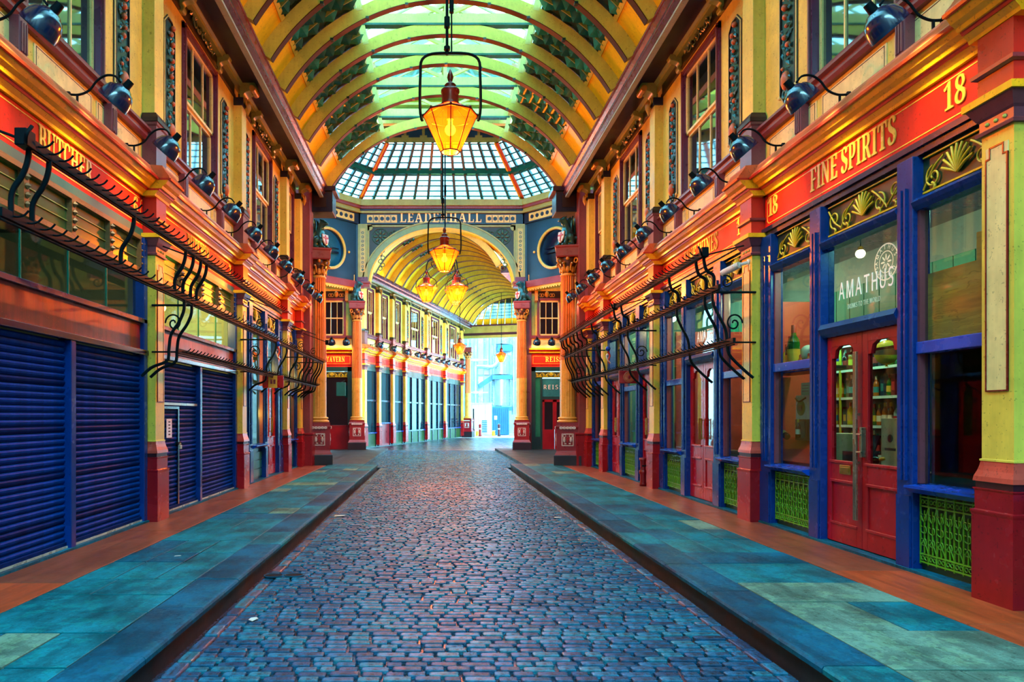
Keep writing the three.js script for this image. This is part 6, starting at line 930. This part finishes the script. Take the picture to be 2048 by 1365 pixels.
    for (let k = 0; k < ys.length; k++) { let no = 0; for (let d = b - .1; d > a + .06; d -= step * rr(.9, 1.25)) {
      const q = rnd(); if (q < .08) continue; const nth = ORD[no++]; const shelf = ['lowest', 'second lowest', 'middle', 'second highest', 'highest'][k];
      if (q < .3) { const w = rr(.07, .11), h = rr(.26, .34), m = [paint('#0c2430', .5), paint('#6a1c1c', .5), paint('#d8dcd0', .5), paint('#10405a', .5), paint('#1c5a3a', .5)], n = ['black', 'dark red', 'white', 'blue', 'green'], j = Math.floor(rnd() * 5); const e = group('bottle_carton', [6.58, ys[k], -d]); tag(e, `${n[j]} carton, ${nth} from left, ${shelf} shelf ${where}`, 'carton', 'cartons on the wine shop shelves'); copyOf(e, 'carton', CARTON.box, m[j], 0, h / 2, 0, 0, [w, h, w]); copyOf(e, 'print', CARTON.card, labelCols[Math.floor(rnd() * 4)], -w / 2 - .001, h * .45, 0, 0, [1, h * .4, w * .7]); }
      else { const kinds = ['green', 'dark', 'amber', 'clear', 'blue', 'yellow', 'dark', 'green'], kd = kinds[Math.floor(rnd() * 8)]; bottle(6.56 + rr(-.04, .04), ys[k], -d, kd, rr(.95, 1.15), Math.floor(rnd() * 4), `${kd} glass bottle, ${nth} from left, ${shelf} shelf ${where}`, 'bottles on the wine shop shelves'); }
    } }
    const l = thing('shelf_light', `cool strip light over the shelves ${where}`, 'light', [6.34, 2.7, -(a + b) / 2]); put(l, 'case', bx(1, 6.28, 6.4, 2.68, 2.74, a + .2, b - .2), M.zinc); put(l, 'tube', bx(1, 6.3, 6.38, 2.66, 2.68, a + .22, b - .22), glow('#9affe0', 3));
    const r = new THREE.RectAreaLight('#8affdc', GLOW.shop, b - a - .4, .1); r.position.set(6.34, 2.64, -(a + b) / 2); r.rotation.set(-Math.PI / 2, 0, Math.PI / 2); scene.add(r);
  };
  shelves(10.1, 13.1, 'dark bottle shelving seen through the steel-handled door', 'behind the steel-handled door', .115); shelves(15.4, 18.2, 'dark bottle shelving seen through the brass-handled door', 'behind the brass-handled door', .15);
  // ceiling lamps of the shops
  const lamp = (x, y, z, label, col, st, r = .09) => { const t = thing('shop_lamp', label, 'lamp', [x, y, z]); put(t, 'globe', at(new THREE.SphereGeometry(r, 14, 10), x, y, z), glow(col, 9)); put(t, 'cord', rod([x, y + r, z], [x, 4.26, z], .008, 5), M.iron); put(t, 'holder', at(new THREE.CylinderGeometry(.03, .04, .07, 10), x, y + r, z), M.brass); point([x, y, z], col, st, 4); };
  lamp(5.5, 3.75, -9.5, 'warm ceiling lamp in the champagne window', '#ffe0b0', 9, .06); lamp(5.6, 3.9, -7.4, 'cool ceiling lamp over the boarded window', '#a8fff0', 4, .06); lamp(5.7, 3.9, -12.8, 'warm ceiling lamp behind the FINE WINES door', '#ffd8b0', 11, .07); lamp(5.5, 3.9, -17.0, 'cool ceiling lamp in the third right shop', '#c8ffd0', 16, .07);
  lamp(-5.6, 3.75, -12.3, 'nearer warm globe lamp behind the further butcher louvres', '#ffc060', 26); lamp(-5.6, 3.65, -13.6, 'further warm globe lamp behind the further butcher louvres', '#ffc060', 26); lamp(-5.9, 3.3, -8.6, 'dim globe lamp inside the nearer butcher shop', '#ffe0a0', 1.5, .1); lamp(-5.3, 2.9, -16.8, 'warm lamp in the left shop with fairy lights', '#ffc870', 16, .12);
  { const t = thing('fairy_lights', 'string of warm fairy lights in the left shop window', 'fairy lights', [-4.8, .9, -16.6]), w = [], b = []; for (let k = 0; k < 26; k++) { const y = 1.0 + k * .05, z = -16.65 + .28 * Math.sin(k * 1.3); w.push([-4.82, y, z]); if (k % 2) b.push(at(new THREE.SphereGeometry(.022, 7, 5), -4.8, y, z)); } put(t, 'wire', tube(w, .004, 80, 4), M.tealDark); put(t, 'bulb', b, glow('#ffcf70', 9)); put(t, 'fir_garland', Array.from({ length: 60 }, () => at(new THREE.OctahedronGeometry(.06, 0).scale(.4, 1, .4).rotateX(rr(0, 3)).rotateZ(rr(0, 3)), -4.9, rr(1.0, 2.2), -16.65 + rr(-.3, .3))), paint('#1a6a6a', .6)); point([-4.85, 1.6, -16.65], '#ffb850', 3, 6); }
}
renderer.render(scene, camera);
